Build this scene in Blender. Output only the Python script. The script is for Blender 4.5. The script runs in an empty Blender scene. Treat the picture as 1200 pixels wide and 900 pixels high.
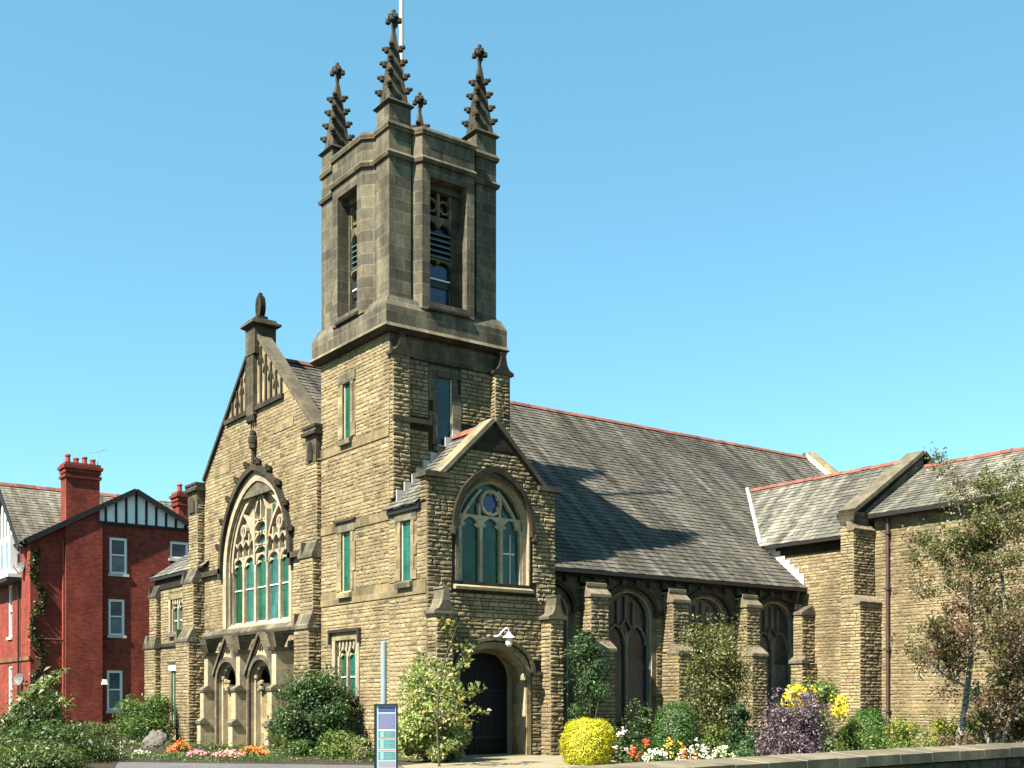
import bpy, math, random
import numpy as np
from mathutils import Vector, Matrix
from mathutils.geometry import tessellate_polygon

sc = bpy.context.scene
COL = sc.collection

# ---------------------------------------------------------------- camera, sky, sun, exposure
EYE = 1.65
cam_d = bpy.data.cameras.new("camera")
cam = bpy.data.objects.new("camera", cam_d)
COL.objects.link(cam)
cam.location = (0, 0, EYE)
cam.rotation_euler = (math.radians(90), 0, math.asin(0.8064))
cam_d.sensor_width = 36.0
cam_d.lens = 1364.0 / 1200.0 * 36.0
cam_d.shift_y = (820 - 450) / 1200.0
cam_d.clip_end = 5000
sc.camera = cam

SUN_AZ = 10.3      # degrees the light swings from +Y towards -X
SUN_EL = 49.5
world = bpy.data.worlds.new("World")
sc.world = world
world.use_nodes = True
wn = world.node_tree.nodes
wl = world.node_tree.links
bg = wn["Background"]
sky = wn.new("ShaderNodeTexSky")
sky.sky_type = 'NISHITA'
sky.sun_disc = False
sky.sun_elevation = math.radians(SUN_EL)
sky.sun_rotation = math.radians(180 - SUN_AZ)
sky.altitude = 0
sky.air_density = 1.0
sky.dust_density = 0.6
sky.ozone_density = 1.0
hs = wn.new("ShaderNodeMix"); hs.data_type = 'RGBA'; hs.blend_type = 'MULTIPLY'
hs.inputs[0].default_value = 1.0
hs.inputs[7].default_value = (0.82, 1.20, 1.12, 1)
wl.new(sky.outputs[0], hs.inputs[6])
even = wn.new("ShaderNodeMix"); even.data_type = 'RGBA'; even.inputs[0].default_value = 0.28     # a clear, even cyan sky
even.inputs[7].default_value = (1.0, 3.25, 4.5, 1)
wl.new(hs.outputs[2], even.inputs[6])
wl.new(even.outputs[2], bg.inputs[0])
bg.inputs[1].default_value = 0.056

sd = bpy.data.lights.new("sun", 'SUN')
sd.energy = 5.0
sd.angle = math.radians(0.5)
sd.color = (1.0, 0.93, 0.80)
sun = bpy.data.objects.new("sun", sd)
COL.objects.link(sun)
az, el = math.radians(SUN_AZ), math.radians(SUN_EL)
ldir = Vector((-math.sin(az) * math.cos(el), math.cos(az) * math.cos(el), -math.sin(el)))
sun.rotation_euler = ldir.to_track_quat('-Z', 'Y').to_euler()
sun.location = (0, -20, 40)

sc.view_settings.view_transform = 'Standard'
sc.view_settings.look = 'None'
sc.view_settings.gamma = 1
sc.view_settings.use_curve_mapping = False
sc.view_settings.exposure = 1.95
sc.render.engine = 'CYCLES'
sc.cycles.max_bounces = 5
sc.cycles.transparent_max_bounces = 6

# picture coordinates -> places on the site (F: focal length in photo pixels)
F = 1364.0
RX, RY = 0.5914, 0.8064
WX, WY = -0.8064, 0.5914
def at(px, depth):
    k = depth * (px - 600) / F
    return (WX * depth + RX * k, WY * depth + RY * k)
def zat(py, depth):
    return EYE + (820 - py) / F * depth

# ---------------------------------------------------------------- materials
MATS = {}
def nm(name):
    m = bpy.data.materials.new(name); m.use_nodes = True
    nt = m.node_tree; b = nt.nodes["Principled BSDF"]
    MATS[name] = m
    return m, nt, b
def N(nt, t, **kw):
    n = nt.nodes.new(t)
    for k, v in kw.items(): setattr(n, k, v)
    return n
def mix(nt, kind, a, b, f):
    n = nt.nodes.new("ShaderNodeMix"); n.data_type = 'RGBA'; n.blend_type = kind
    for s, v in ((0, f), (6, a), (7, b)):
        if hasattr(v, 'links') or isinstance(v, bpy.types.NodeSocket): nt.links.new(v, n.inputs[s])
        else: n.inputs[s].default_value = v
    return n.outputs[2]
def noise(nt, vec, scale, detail=4, rough=0.6, dim='3D'):
    n = N(nt, "ShaderNodeTexNoise"); n.inputs['Scale'].default_value = scale
    n.inputs['Detail'].default_value = detail; n.inputs['Roughness'].default_value = rough
    if vec is not None: nt.links.new(vec, n.inputs['Vector'])
    return n.outputs[0]
def ramp(nt, fac, stops):
    r = N(nt, "ShaderNodeValToRGB"); nt.links.new(fac, r.inputs[0])
    e = r.color_ramp.elements
    while len(e) < len(stops): e.new(0.5)
    for i, (p, c) in enumerate(stops):
        e[i].position = p
        e[i].color = (c, c, c, 1) if not isinstance(c, tuple) else (*c, 1)
    return r.outputs[0]
def objco(nt):
    return N(nt, "ShaderNodeTexCoord").outputs['Object']
def uvco(nt):
    return N(nt, "ShaderNodeTexCoord").outputs['UV']
def scaled(nt, vec, s):
    m = N(nt, "ShaderNodeMapping"); m.inputs['Scale'].default_value = s
    nt.links.new(vec, m.inputs['Vector']); return m.outputs[0]
def tint(nt):
    a = N(nt, "ShaderNodeAttribute"); a.attribute_name = "tint"; return a.outputs['Color']
def bump(nt, b, h, strength, dist):
    n = N(nt, "ShaderNodeBump"); n.inputs['Strength'].default_value = strength
    n.inputs['Distance'].default_value = dist
    nt.links.new(h, n.inputs['Height']); nt.links.new(n.outputs[0], b.inputs['Normal'])

def make_stone(name, base, soot=0.5):
    m, nt, b = nm(name)
    co = objco(nt)
    c = mix(nt, 'MULTIPLY', tint(nt), (*base, 1), 1.0)
    n1 = ramp(nt, noise(nt, co, 9, 5, 0.7), [(0.3, 0.62), (0.7, 1.2)])
    c = mix(nt, 'MULTIPLY', c, n1, 0.8)
    n2 = ramp(nt, noise(nt, scaled(nt, co, (0.5, 0.5, 0.22)), 1.6, 6, 0.65), [(0.36, 1 - soot), (0.6, 1.0)])
    c = mix(nt, 'MULTIPLY', c, n2, 0.8)
    nt.links.new(c, b.inputs['Base Color'])
    b.inputs['Roughness'].default_value = 0.92
    b.inputs['Specular IOR Level'].default_value = 0.2
    bump(nt, b, noise(nt, co, 22, 3, 0.55), 0.35, 0.012)
    return m
make_stone("rock_stone", (0.242, 0.196, 0.116), 0.55)
make_stone("wall_stone", (0.0850, 0.0675, 0.0450), 0.4)

def make_ashlar(name, base, bw, bh, soot, joint=0.55, jl=1.25, bumpy=0.4):
    m, nt, b = nm(name)
    co = objco(nt); uv = uvco(nt)
    br = N(nt, "ShaderNodeTexBrick"); nt.links.new(uv, br.inputs['Vector'])
    br.inputs['Scale'].default_value = 1.0
    br.inputs['Brick Width'].default_value = bw; br.inputs['Row Height'].default_value = bh
    br.inputs['Mortar Size'].default_value = 0.010; br.inputs['Mortar Smooth'].default_value = 0.3
    br.inputs['Color1'].default_value = (0.62, 0.61, 0.60, 1); br.inputs['Color2'].default_value = (1.32, 1.27, 1.16, 1)
    br.inputs['Mortar'].default_value = (jl, jl, jl * 0.9, 1)
    br.inputs['Bias'].default_value = 0.0
    c = mix(nt, 'MULTIPLY', (*base, 1), br.outputs[0], joint + 0.3)
    c = mix(nt, 'MULTIPLY', c, tint(nt), 1.0)
    n1 = ramp(nt, noise(nt, co, 5, 6, 0.7), [(0.3, 0.6), (0.7, 1.25)])
    c = mix(nt, 'MULTIPLY', c, n1, 0.8)
    n2 = ramp(nt, noise(nt, scaled(nt, co, (1.2, 1.2, 0.25)), 1.3, 5, 0.6), [(0.38, 1 - soot), (0.62, 1.05)])
    c = mix(nt, 'MULTIPLY', c, n2, 0.85)
    nt.links.new(c, b.inputs['Base Color'])
    b.inputs['Roughness'].default_value = 0.9
    b.inputs['Specular IOR Level'].default_value = 0.2
    h = mix(nt, 'MULTIPLY', noise(nt, co, 18, 5, 0.7), ramp(nt, br.outputs[1], [(0.0, 1.0), (1.0, 0.3)]), 1.0)
    bump(nt, b, h, bumpy, 0.008)
    return m
make_ashlar("buff_ashlar", (0.2, 0.165, 0.098), 0.6, 0.3, 0.4)
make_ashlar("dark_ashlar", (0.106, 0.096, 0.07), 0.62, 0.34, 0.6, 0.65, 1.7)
make_ashlar("soot_and_shade_stone", (0.0400, 0.0340, 0.0240), 0.9, 0.6, 0.5)
make_ashlar("pale_stone", (0.26, 0.215, 0.13), 0.8, 0.5, 0.3)
make_ashlar("tracery_stone", (0.31, 0.262, 0.185), 3.0, 0.9, 0.25, 0.2)
make_ashlar("coping_stone", (0.1075, 0.0950, 0.0700), 30.0, 30.0, 0.45, 0.1)

def make_slate(name, base):
    m, nt, b = nm(name)
    uv = uvco(nt)
    st = noise(nt, scaled(nt, uv, (2.2, 0.16, 1)), 1.0, 6, 0.65)
    c = mix(nt, 'MULTIPLY', (*base, 1), tint(nt), 1.0)
    c = mix(nt, 'MULTIPLY', c, ramp(nt, st, [(0.34, 0.42), (0.68, 1.75)]), 1.0)
    big = noise(nt, scaled(nt, uv, (0.35, 0.14, 1)), 1.0, 4, 0.6)
    c = mix(nt, 'MULTIPLY', c, ramp(nt, big, [(0.36, 0.74), (0.64, 1.3)]), 1.0)
    st2 = noise(nt, uv, 7, 4, 0.7)
    c = mix(nt, 'MULTIPLY', c, ramp(nt, st2, [(0.3, 0.75), (0.7, 1.2)]), 1.0)
    nt.links.new(c, b.inputs['Base Color'])
    b.inputs['Roughness'].default_value = 0.8
    b.inputs['Specular IOR Level'].default_value = 0.18
    bump(nt, b, noise(nt, uv, 18, 3, 0.5), 0.3, 0.008)
    return m
make_slate("nave_slate", (0.062, 0.0565, 0.0465))
make_slate("pale_slate", (0.108, 0.103, 0.084))
make_slate("brown_slate", (0.105, 0.094, 0.074))

def make_plain(name, base, rough=0.6, spec=0.3, var=0.3, vs=6, bmp=0.0, metallic=0.0, use_tint=True):
    m, nt, b = nm(name)
    co = objco(nt)
    c = mix(nt, 'MULTIPLY', (*base, 1), ramp(nt, noise(nt, co, vs, 5, 0.65), [(0.3, 1 - var), (0.7, 1 + var)]), 1.0)
    if use_tint: c = mix(nt, 'MULTIPLY', c, tint(nt), 1.0)
    nt.links.new(c, b.inputs['Base Color'])
    b.inputs['Roughness'].default_value = rough
    b.inputs['Specular IOR Level'].default_value = spec
    b.inputs['Metallic'].default_value = metallic
    if bmp: bump(nt, b, noise(nt, co, vs * 4, 3, 0.5), bmp, 0.008)
    return m
make_plain("ridge_tile", (0.165, 0.062, 0.042), 0.8, 0.2, 0.4, 5, 0.3)
make_plain("lead", (0.2750, 0.2750, 0.2600), 0.6, 0.4, 0.15)
make_plain("white_flashing", (0.4836, 0.4712, 0.4340), 0.7, 0.3, 0.12)
make_plain("black_iron", (0.0125, 0.0110, 0.0110), 0.5, 0.4, 0.2)
make_plain("brown_iron", (0.0500, 0.0300, 0.0250), 0.5, 0.4, 0.2)
make_plain("blue_pane", (0.0150, 0.0250, 0.0600), 0.15, 0.6, 0.3, 3)
make_plain("house_pane", (0.06, 0.08, 0.09), 0.12, 0.6, 0.4, 1.5)
make_plain("dark_door", (0.0012, 0.0012, 0.0022), 0.6, 0.3, 0.3, 4)
make_plain("white_paint", (0.66, 0.66, 0.64), 0.5, 0.4, 0.06)
make_plain("grey_paint", (0.1800, 0.2280, 0.2280), 0.4, 0.5, 0.08)
make_plain("black_paint", (0.0072, 0.0072, 0.0096), 0.4, 0.4, 0.2)
make_plain("pole_paint", (0.3720, 0.3480, 0.2880), 0.6, 0.3, 0.1)
make_plain("terracotta", (0.2280, 0.0540, 0.0360), 0.8, 0.2, 0.2)
make_plain("bark_brown", (0.0650, 0.0475, 0.0325), 0.9, 0.2, 0.4, 12, 0.5)
make_plain("sign_print", (0.6000, 0.6000, 0.6000), 0.25, 0.5, 0.05, 30)
make_plain("grey_rock", (0.1, 0.088, 0.075), 0.9, 0.2, 0.35, 5, 0.6)
make_plain("timber_black", (0.0100, 0.0090, 0.0080), 0.6, 0.3, 0.2)

def make_glass(name, base, rough, qw, qh, lead, var):
    m, nt, b = nm(name)
    uv = uvco(nt); co = objco(nt)
    br = N(nt, "ShaderNodeTexBrick"); nt.links.new(uv, br.inputs['Vector']); br.offset = 0.0
    br.inputs['Scale'].default_value = 1.0
    br.inputs['Brick Width'].default_value = qw; br.inputs['Row Height'].default_value = qh
    br.inputs['Mortar Size'].default_value = 0.008; br.inputs['Mortar Smooth'].default_value = 0.2
    br.inputs['Color1'].default_value = (0.72, 0.74, 0.74, 1); br.inputs['Color2'].default_value = (1.25, 1.22, 1.22, 1)
    br.inputs['Mortar'].default_value = (lead, lead, lead, 1)
    c = mix(nt, 'MULTIPLY', (*base, 1), br.outputs[0], 0.9)
    c = mix(nt, 'MULTIPLY', c, ramp(nt, noise(nt, co, 1.3, 5, 0.65), [(0.3, 1 - var), (0.7, 1 + var)]), 1.0)
    c = mix(nt, 'MULTIPLY', c, tint(nt), 1.0)
    nt.links.new(c, b.inputs['Base Color'])
    r = ramp(nt, noise(nt, co, 3.0, 3, 0.6), [(0.3, rough * 0.6), (0.7, rough * 1.7)])
    nt.links.new(r, b.inputs['Roughness'])
    b.inputs['Specular IOR Level'].default_value = 0.5
    bump(nt, b, noise(nt, co, 4.0, 2, 0.5), 0.25, 0.02)
make_glass("green_pane", (0.006, 0.066, 0.038), 0.2, 0.30, 0.42, 0.45, 0.4)
make_glass("dark_pane", (0.0085, 0.014, 0.018), 0.2, 0.16, 0.22, 0.5, 0.5)
make_glass("brown_pane", (0.058, 0.057, 0.048), 0.25, 0.16, 0.22, 0.5, 0.45)
def make_brick():
    m, nt, b = nm("red_brick")
    uv = uvco(nt); co = objco(nt)
    br = N(nt, "ShaderNodeTexBrick"); nt.links.new(uv, br.inputs['Vector'])
    br.inputs['Scale'].default_value = 1.0
    br.inputs['Brick Width'].default_value = 0.23; br.inputs['Row Height'].default_value = 0.078
    br.inputs['Mortar Size'].default_value = 0.007
    br.inputs['Color1'].default_value = (0.225, 0.040, 0.023, 1); br.inputs['Color2'].default_value = (0.130, 0.018, 0.012, 1)
    br.inputs['Mortar'].default_value = (0.13, 0.045, 0.032, 1)
    c = mix(nt, 'MULTIPLY', br.outputs[0], ramp(nt, noise(nt, scaled(nt, co, (1, 1, 0.5)), 1.2, 6, 0.7), [(0.3, 0.6), (0.7, 1.25)]), 1.0)
    c = mix(nt, 'MULTIPLY', c, tint(nt), 1.0)
    nt.links.new(c, b.inputs['Base Color'])
    b.inputs['Roughness'].default_value = 0.85; b.inputs['Specular IOR Level'].default_value = 0.2
    bump(nt, b, mix(nt, 'SUBTRACT', noise(nt, co, 30, 4, 0.6), br.outputs[1], 0.8), 0.4, 0.005)
make_brick()

def make_leaf(name, gloss=0.45):
    m, nt, b = nm(name)
    c = mix(nt, 'MULTIPLY', tint(nt), (0.8, 0.8, 0.78, 1), 1.0)
    nt.links.new(c, b.inputs['Base Color'])
    b.inputs['Roughness'].default_value = gloss
    b.inputs['Specular IOR Level'].default_value = 0.35
    tr = N(nt, "ShaderNodeBsdfTranslucent")
    g = N(nt, "ShaderNodeMix", data_type='RGBA', blend_type='MULTIPLY'); g.inputs[0].default_value = 1
    nt.links.new(c, g.inputs[6]); g.inputs[7].default_value = (1.2, 1.35, 0.6, 1)
    nt.links.new(g.outputs[2], tr.inputs[0])
    mx = N(nt, "ShaderNodeMixShader"); mx.inputs[0].default_value = 0.3
    nt.links.new(b.outputs[0], mx.inputs[1]); nt.links.new(tr.outputs[0], mx.inputs[2])
    nt.links.new(mx.outputs[0], nt.nodes["Material Output"].inputs[0])
make_leaf("leaf"); make_leaf("petal", 0.6)

def make_birch():
    m, nt, b = nm("birch_bark")
    co = objco(nt)
    f = noise(nt, scaled(nt, co, (1, 1, 3.5)), 6, 4, 0.7)
    c = ramp(nt, f, [(0.40, (0.035, 0.03, 0.027)), (0.52, (0.28, 0.26, 0.23)), (1.0, (0.42, 0.40, 0.36))])
    c = mix(nt, 'MULTIPLY', c, tint(nt), 1.0)
    nt.links.new(c, b.inputs['Base Color']); b.inputs['Roughness'].default_value = 0.75
make_birch()

def make_ground(name, c1, c2, scale, c3=None):
    m, nt, b = nm(name)
    co = objco(nt)
    c = mix(nt, 'MIX', (*c1, 1), (*c2, 1), ramp(nt, noise(nt, co, scale, 6, 0.7), [(0.35, 0.0), (0.65, 1.0)]))
    c = mix(nt, 'MULTIPLY', c, ramp(nt, noise(nt, co, scale * 12, 5, 0.7), [(0.3, 0.7), (0.7, 1.2)]), 1.0)
    nt.links.new(c, b.inputs['Base Color']); b.inputs['Roughness'].default_value = 0.9
    b.inputs['Specular IOR Level'].default_value = 0.2
    bump(nt, b, noise(nt, co, scale * 20, 5, 0.7), 0.5, 0.02)
make_ground("grass_ground", (0.0260, 0.0442, 0.0104), (0.0520, 0.0572, 0.0182), 0.8)
make_ground("soil", (0.0234, 0.0166, 0.0104), (0.0416, 0.0312, 0.0208), 1.5)
make_ground("asphalt", (0.0780, 0.0780, 0.0806), (0.1040, 0.1040, 0.1014), 0.7)
make_ground("pale_paving", (0.18, 0.155, 0.098), (0.215, 0.19, 0.125), 0.6)
make_ground("road_asphalt", (0.0260, 0.0260, 0.0270), (0.0364, 0.0364, 0.0364), 0.5)

# ---------------------------------------------------------------- mesh builder
class MB:
    def __init__(s):
        s.v = []; s.f = []; s.m = []; s.t = []; s.uv = {}; s.mats = []
    def mi(s, name):
        if name not in s.mats: s.mats.append(name)
        return s.mats.index(name)
    def face(s, pts, mat, t=(1, 1, 1), uv=None):
        i = len(s.v); s.v.extend(pts); n = len(pts)
        if uv is not None: s.uv[len(s.f)] = uv
        s.f.append(tuple(range(i, i + n))); s.m.append(s.mi(mat)); s.t.append(t)
    def geo(s, verts, faces, mat, t=(1, 1, 1)):
        i = len(s.v); s.v.extend(verts); k = s.mi(mat)
        for f in faces:
            s.f.append(tuple(a + i for a in f)); s.m.append(k); s.t.append(t)
    def box(s, x0, x1, y0, y1, z0, z1, mat, t=(1, 1, 1), bev=0.0):
        if x0 > x1: x0, x1 = x1, x0
        if y0 > y1: y0, y1 = y1, y0
        if z0 > z1: z0, z1 = z1, z0
        V = [(x0, y0, z0), (x1, y0, z0), (x1, y1, z0), (x0, y1, z0), (x0, y0, z1), (x1, y0, z1), (x1, y1, z1), (x0, y1, z1)]
        s.geo(V, [(0, 3, 2, 1), (4, 5, 6, 7), (0, 1, 5, 4), (1, 2, 6, 5), (2, 3, 7, 6), (3, 0, 4, 7)], mat, t)
    def frustum(s, c0, sx0, sy0, z0, c1, sx1, sy1, z1, mat, t=(1, 1, 1)):
        V = []
        for (cx, cy), a, b, z in ((c0, sx0, sy0, z0), (c1, sx1, sy1, z1)):
            V += [(cx - a, cy - b, z), (cx + a, cy - b, z), (cx + a, cy + b, z), (cx - a, cy + b, z)]
        s.geo(V, [(0, 3, 2, 1), (4, 5, 6, 7), (0, 1, 5, 4), (1, 2, 6, 5), (2, 3, 7, 6), (3, 0, 4, 7)], mat, t)
    def hexa(s, V, mat, t=(1, 1, 1)):
        s.geo(V, [(0, 3, 2, 1), (4, 5, 6, 7), (0, 1, 5, 4), (1, 2, 6, 5), (2, 3, 7, 6), (3, 0, 4, 7)], mat, t)
    def prism(s, pl, poly, d0, d1, mat, t=(1, 1, 1)):
        """2-D outline in a wall plane pushed out from depth d0 to d1"""
        n = len(poly)
        V = [pl(u, v, d0) for u, v in poly] + [pl(u, v, d1) for u, v in poly]
        area = sum(poly[i][0] * poly[(i + 1) % n][1] - poly[(i + 1) % n][0] * poly[i][1] for i in range(n))
        tri = tessellate_polygon([[Vector((u, v, 0)) for u, v in poly]])
        Fs = []
        for a in tri:
            p = [poly[i] for i in a]
            ar = (p[1][0] - p[0][0]) * (p[2][1] - p[0][1]) - (p[2][0] - p[0][0]) * (p[1][1] - p[0][1])
            if ar < 0: a = (a[0], a[2], a[1])
            Fs.append(tuple(i + n for i in a)); Fs.append((a[2], a[1], a[0]))
        for i in range(n):
            j = (i + 1) % n
            q = (i, j, j + n, i + n) if area > 0 else (j, i, i + n, j + n)
            Fs.append(q)
        s.geo(V, Fs, mat, t)
    def ring(s, pl, inner, outer, d0, d1, mat, closed=False, t=(1, 1, 1), dout=None):
        """moulding between two matching outlines, front at d1"""
        n = len(inner)
        do = d1 if dout is None else dout
        V = ([pl(u, v, d1) for u, v in inner] + [pl(u, v, do) for u, v in outer] +
             [pl(u, v, d0) for u, v in inner] + [pl(u, v, d0) for u, v in outer])
        Fs = []
        for i in range(n if closed else n - 1):
            j = (i + 1) % n
            Fs += [(i, n + i, n + j, j), (2 * n + i, i, j, 2 * n + j), (n + i, 3 * n + i, 3 * n + j, n + j)]
        if not closed:
            for i in (0, n - 1): Fs.append((i, n + i, 3 * n + i, 2 * n + i))
        s.geo(V, Fs, mat, t)
    def bar(s, pl, pts, w, d0, d1, mat, t=(1, 1, 1), closed=False):
        """a stone or metal bar that follows a 2-D line in a wall plane"""
        n = len(pts); L = []; Rr = []
        for i in range(n):
            if closed: a, b = pts[i - 1], pts[(i + 1) % n]
            else: a, b = pts[max(i - 1, 0)], pts[min(i + 1, n - 1)]
            dx, dy = b[0] - a[0], b[1] - a[1]; l = math.hypot(dx, dy) or 1
            nx, ny = -dy / l * w / 2, dx / l * w / 2
            L.append((pts[i][0] + nx, pts[i][1] + ny)); Rr.append((pts[i][0] - nx, pts[i][1] - ny))
        s.ring(pl, Rr, L, d0, d1, mat, closed, t)
    def tube(s, pts, rad, mat, n=6, t=(1, 1, 1), cap=True):
        P = [Vector(p) for p in pts]
        if not hasattr(rad, '__len__'): rad = [rad] * len(P)
        V = []; Fs = []
        for i, p in enumerate(P):
            d = (P[min(i + 1, len(P) - 1)] - P[max(i - 1, 0)]).normalized()
            up = Vector((0, 0, 1)) if abs(d.z) < 0.9 else Vector((1, 0, 0))
            a = d.cross(up).normalized(); b = d.cross(a)
            for k in range(n):
                th = 2 * math.pi * k / n
                V.append(tuple(p + (a * math.cos(th) + b * math.sin(th)) * rad[i]))
        for i in range(len(P) - 1):
            for k in range(n):
                k2 = (k + 1) % n
                Fs.append((i * n + k, i * n + k2, (i + 1) * n + k2, (i + 1) * n + k))
        if cap: Fs += [tuple(range(n)), tuple(range((len(P) - 1) * n, len(P) * n))]
        s.geo(V, Fs, mat, t)
    def knob(s, c, r, mat, t=(1, 1, 1), sq=(1, 1, 1), seg=6):
        V = [(c[0], c[1], c[2] - r * sq[2])]
        for th in (-0.6, 0.6):
            for k in range(seg):
                a = 2 * math.pi * (k + (0.5 if th > 0 else 0)) / seg
                V.append((c[0] + r * sq[0] * math.cos(th) * math.cos(a), c[1] + r * sq[1] * math.cos(th) * math.sin(a), c[2] + r * sq[2] * math.sin(th)))
        V.append((c[0], c[1], c[2] + r * sq[2]))
        Fs = []
        for k in range(seg):
            k2 = (k + 1) % seg
            Fs += [(0, 1 + k2, 1 + k), (1 + k, 1 + k2, 1 + seg + k), (1 + k2, 1 + seg + k2, 1 + seg + k), (1 + seg + k, 1 + seg + k2, 1 + 2 * seg)]
        s.geo(V, Fs, mat, t)
    def build(s, name, parent=None, base=(0, 0, 0), smooth=False):
        me = bpy.data.meshes.new(name)
        v = np.array(s.v, dtype=np.float32).reshape(-1, 3) - np.array(base, dtype=np.float32)
        me.from_pydata(v.tolist(), [], s.f)
        for m in s.mats: me.materials.append(MATS[m])
        nf = len(me.polygons)
        me.polygons.foreach_set("material_index", np.array(s.m, dtype=np.int32))
        a = me.attributes.new("tint", 'FLOAT_COLOR', 'FACE')
        tt = np.ones((nf, 4), dtype=np.float32); tt[:, :3] = np.array(s.t, dtype=np.float32)
        a.data.foreach_set("color", tt.ravel())
        # uv in metres: box projection, or given
        uvl = me.uv_layers.new(name="UVMap")
        nl = len(me.loops)
        vi = np.empty(nl, dtype=np.int32); me.loops.foreach_get("vertex_index", vi)
        nrm = np.empty(nf * 3, dtype=np.float32); me.polygons.foreach_get("normal", nrm); nrm = np.abs(nrm.reshape(-1, 3))
        ls = np.empty(nf, dtype=np.int32); me.polygons.foreach_get("loop_start", ls)
        lt = np.empty(nf, dtype=np.int32); me.polygons.foreach_get("loop_total", lt)
        fid = np.repeat(np.arange(nf), lt)
        co = np.array(s.v, dtype=np.float32).reshape(-1, 3)[vi]
        fn = nrm[fid]
        uv = np.empty((nl, 2), dtype=np.float32)
        isz = (fn[:, 2] > 0.8); isx = (~isz) & (fn[:, 0] >= fn[:, 1]); isy = ~(isz | isx)
        uv[isz] = co[isz][:, [0, 1]]; uv[isx] = co[isx][:, [1, 2]]; uv[isy] = co[isy][:, [0, 2]]
        for fi, u in s.uv.items():
            uv[ls[fi]:ls[fi] + lt[fi]] = u
        uvl.data.foreach_set("uv", uv.ravel())
        if smooth: me.polygons.foreach_set("use_smooth", np.ones(nf, dtype=bool))
        me.update()
        o = bpy.data.objects.new(name, me); COL.objects.link(o)
        if parent is not None: o.parent = parent
        else: o.location = base
        return o

def tag(o, label=None, cat=None, group=None, kind=None):
    if label: o["label"] = label
    if cat: o["category"] = cat
    if group: o["group"] = group
    if kind: o["kind"] = kind
    return o
def empty(name, loc, label, cat, group=None):
    o = bpy.data.objects.new(name, None); COL.objects.link(o)
    o.location = loc; o.empty_display_size = 0.3
    return tag(o, label, cat, group)

def PY(y0): return lambda u, v, d: (u, y0 - d, v)        # wall that faces -Y (front)
def PX(x0): return lambda u, v, d: (x0 + d, u, v)        # wall that faces +X (side)

# ---------------------------------------------------------------- outlines
def pointed(x0, x1, zs, za, n=9):
    """pointed two-centred arch from left springing to right springing"""
    a = (x1 - x0) / 2; h = max(za - zs, a * 1.001); r = (a * a + h * h) / (2 * a); xm = (x0 + x1) / 2
    k = (za - zs) / h
    pts = []
    th1 = math.atan2(h, xm - (x0 + r))
    for i in range(n):
        th = math.pi + (th1 - math.pi) * i / (n - 1)
        pts.append((x0 + r + r * math.cos(th), zs + k * r * math.sin(th)))
    return pts + [(2 * xm - x, z) for x, z in reversed(pts[:-1])]
def rounded(x0, x1, zs, za, n=15, p=2.0):
    a = (x1 - x0) / 2; xm = (x0 + x1) / 2; pts = []
    for i in range(n):
        th = math.pi - math.pi * i / (n - 1)
        c, s_ = math.cos(th), math.sin(th)
        pts.append((xm + a * math.copysign(abs(c) ** (2 / p), c), zs + (za - zs) * abs(s_) ** (2 / p)))
    return pts
def opening(arch, zb):
    return [(arch[0][0], zb)] + arch + [(arch[-1][0], zb)]
def rect(x0, x1, z0, z1): return [(x0, z0), (x0, z1), (x1, z1), (x1, z0)]
def circle(cx, cz, r, n=16, ph=0.0): return [(cx + r * math.cos(ph + 2 * math.pi * k / n), cz + r * math.sin(ph + 2 * math.pi * k / n)) for k in range(n)]

# ---------------------------------------------------------------- walls of coursed rock-faced stone
def spans(poly, v):
    xs = []
    n = len(poly)
    for i in range(n):
        (x0, y0), (x1, y1) = poly[i], poly[(i + 1) % n]
        if (y0 <= v < y1) or (y1 <= v < y0):
            xs.append(x0 + (v - y0) * (x1 - x0) / (y1 - y0))
    xs.sort()
    return [(xs[i], xs[i + 1]) for i in range(0, len(xs) - 1, 2)]
def isect(A, B):
    return [(max(a, c), min(b, d)) for a, b in A for c, d in B if min(b, d) - max(a, c) > 0.03]
def subtract(A, B):
    for c, d in B:
        out = []
        for a, b in A:
            if d <= a or c >= b: out.append((a, b)); continue
            if c > a: out.append((a, c))
            if d < b: out.append((d, b))
        A = out
    return A
TINTS = [((1.0, 0.99, 0.97), 8), ((1.10, 1.08, 1.03), 5), ((0.92, 0.89, 0.86), 5), ((0.78, 0.75, 0.73), 2.5), ((1.03, 0.94, 0.83), 2.5), ((0.55, 0.52, 0.50), 0.8), ((1.2, 1.18, 1.12), 1.2)]
def stone_tint(rng):
    w = rng.random() * sum(b for _, b in TINTS)
    for c, b in TINTS:
        w -= b
        if w <= 0: break
    k = rng.uniform(0.86, 1.14)
    return (c[0] * k, c[1] * k, c[2] * k)
def stones(mb, pl, outer, avoid, mat="rock_stone", seed=1, hmin=0.088, hmax=0.15, lmin=0.17, lmax=0.46, rough=1.0, d0=0.0):
    rng = random.Random(seed)
    v = min(p[1] for p in outer); vt = max(p[1] for p in outer)
    while v < vt - 0.04:
        h = rng.uniform(hmin, hmax)
        if v + h > vt - 0.05: h = vt - v
        iv = None
        for vv in (v + 0.01, v + h / 2, v + h - 0.01):
            a = spans(outer, vv)
            for p in avoid: a = subtract(a, spans(p, vv))
            iv = a if iv is None else isect(iv, a)
        for a, b in iv:
            if b - a < 0.04: continue
            u = a
            while u < b - 1e-4:
                l = rng.uniform(lmin, lmax)
                if b - (u + l) < 0.13: l = b - u
                stone(mb, pl, u, u + l, v, v + h, mat, rng, rough, d0)
                u += l
        v += h
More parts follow.
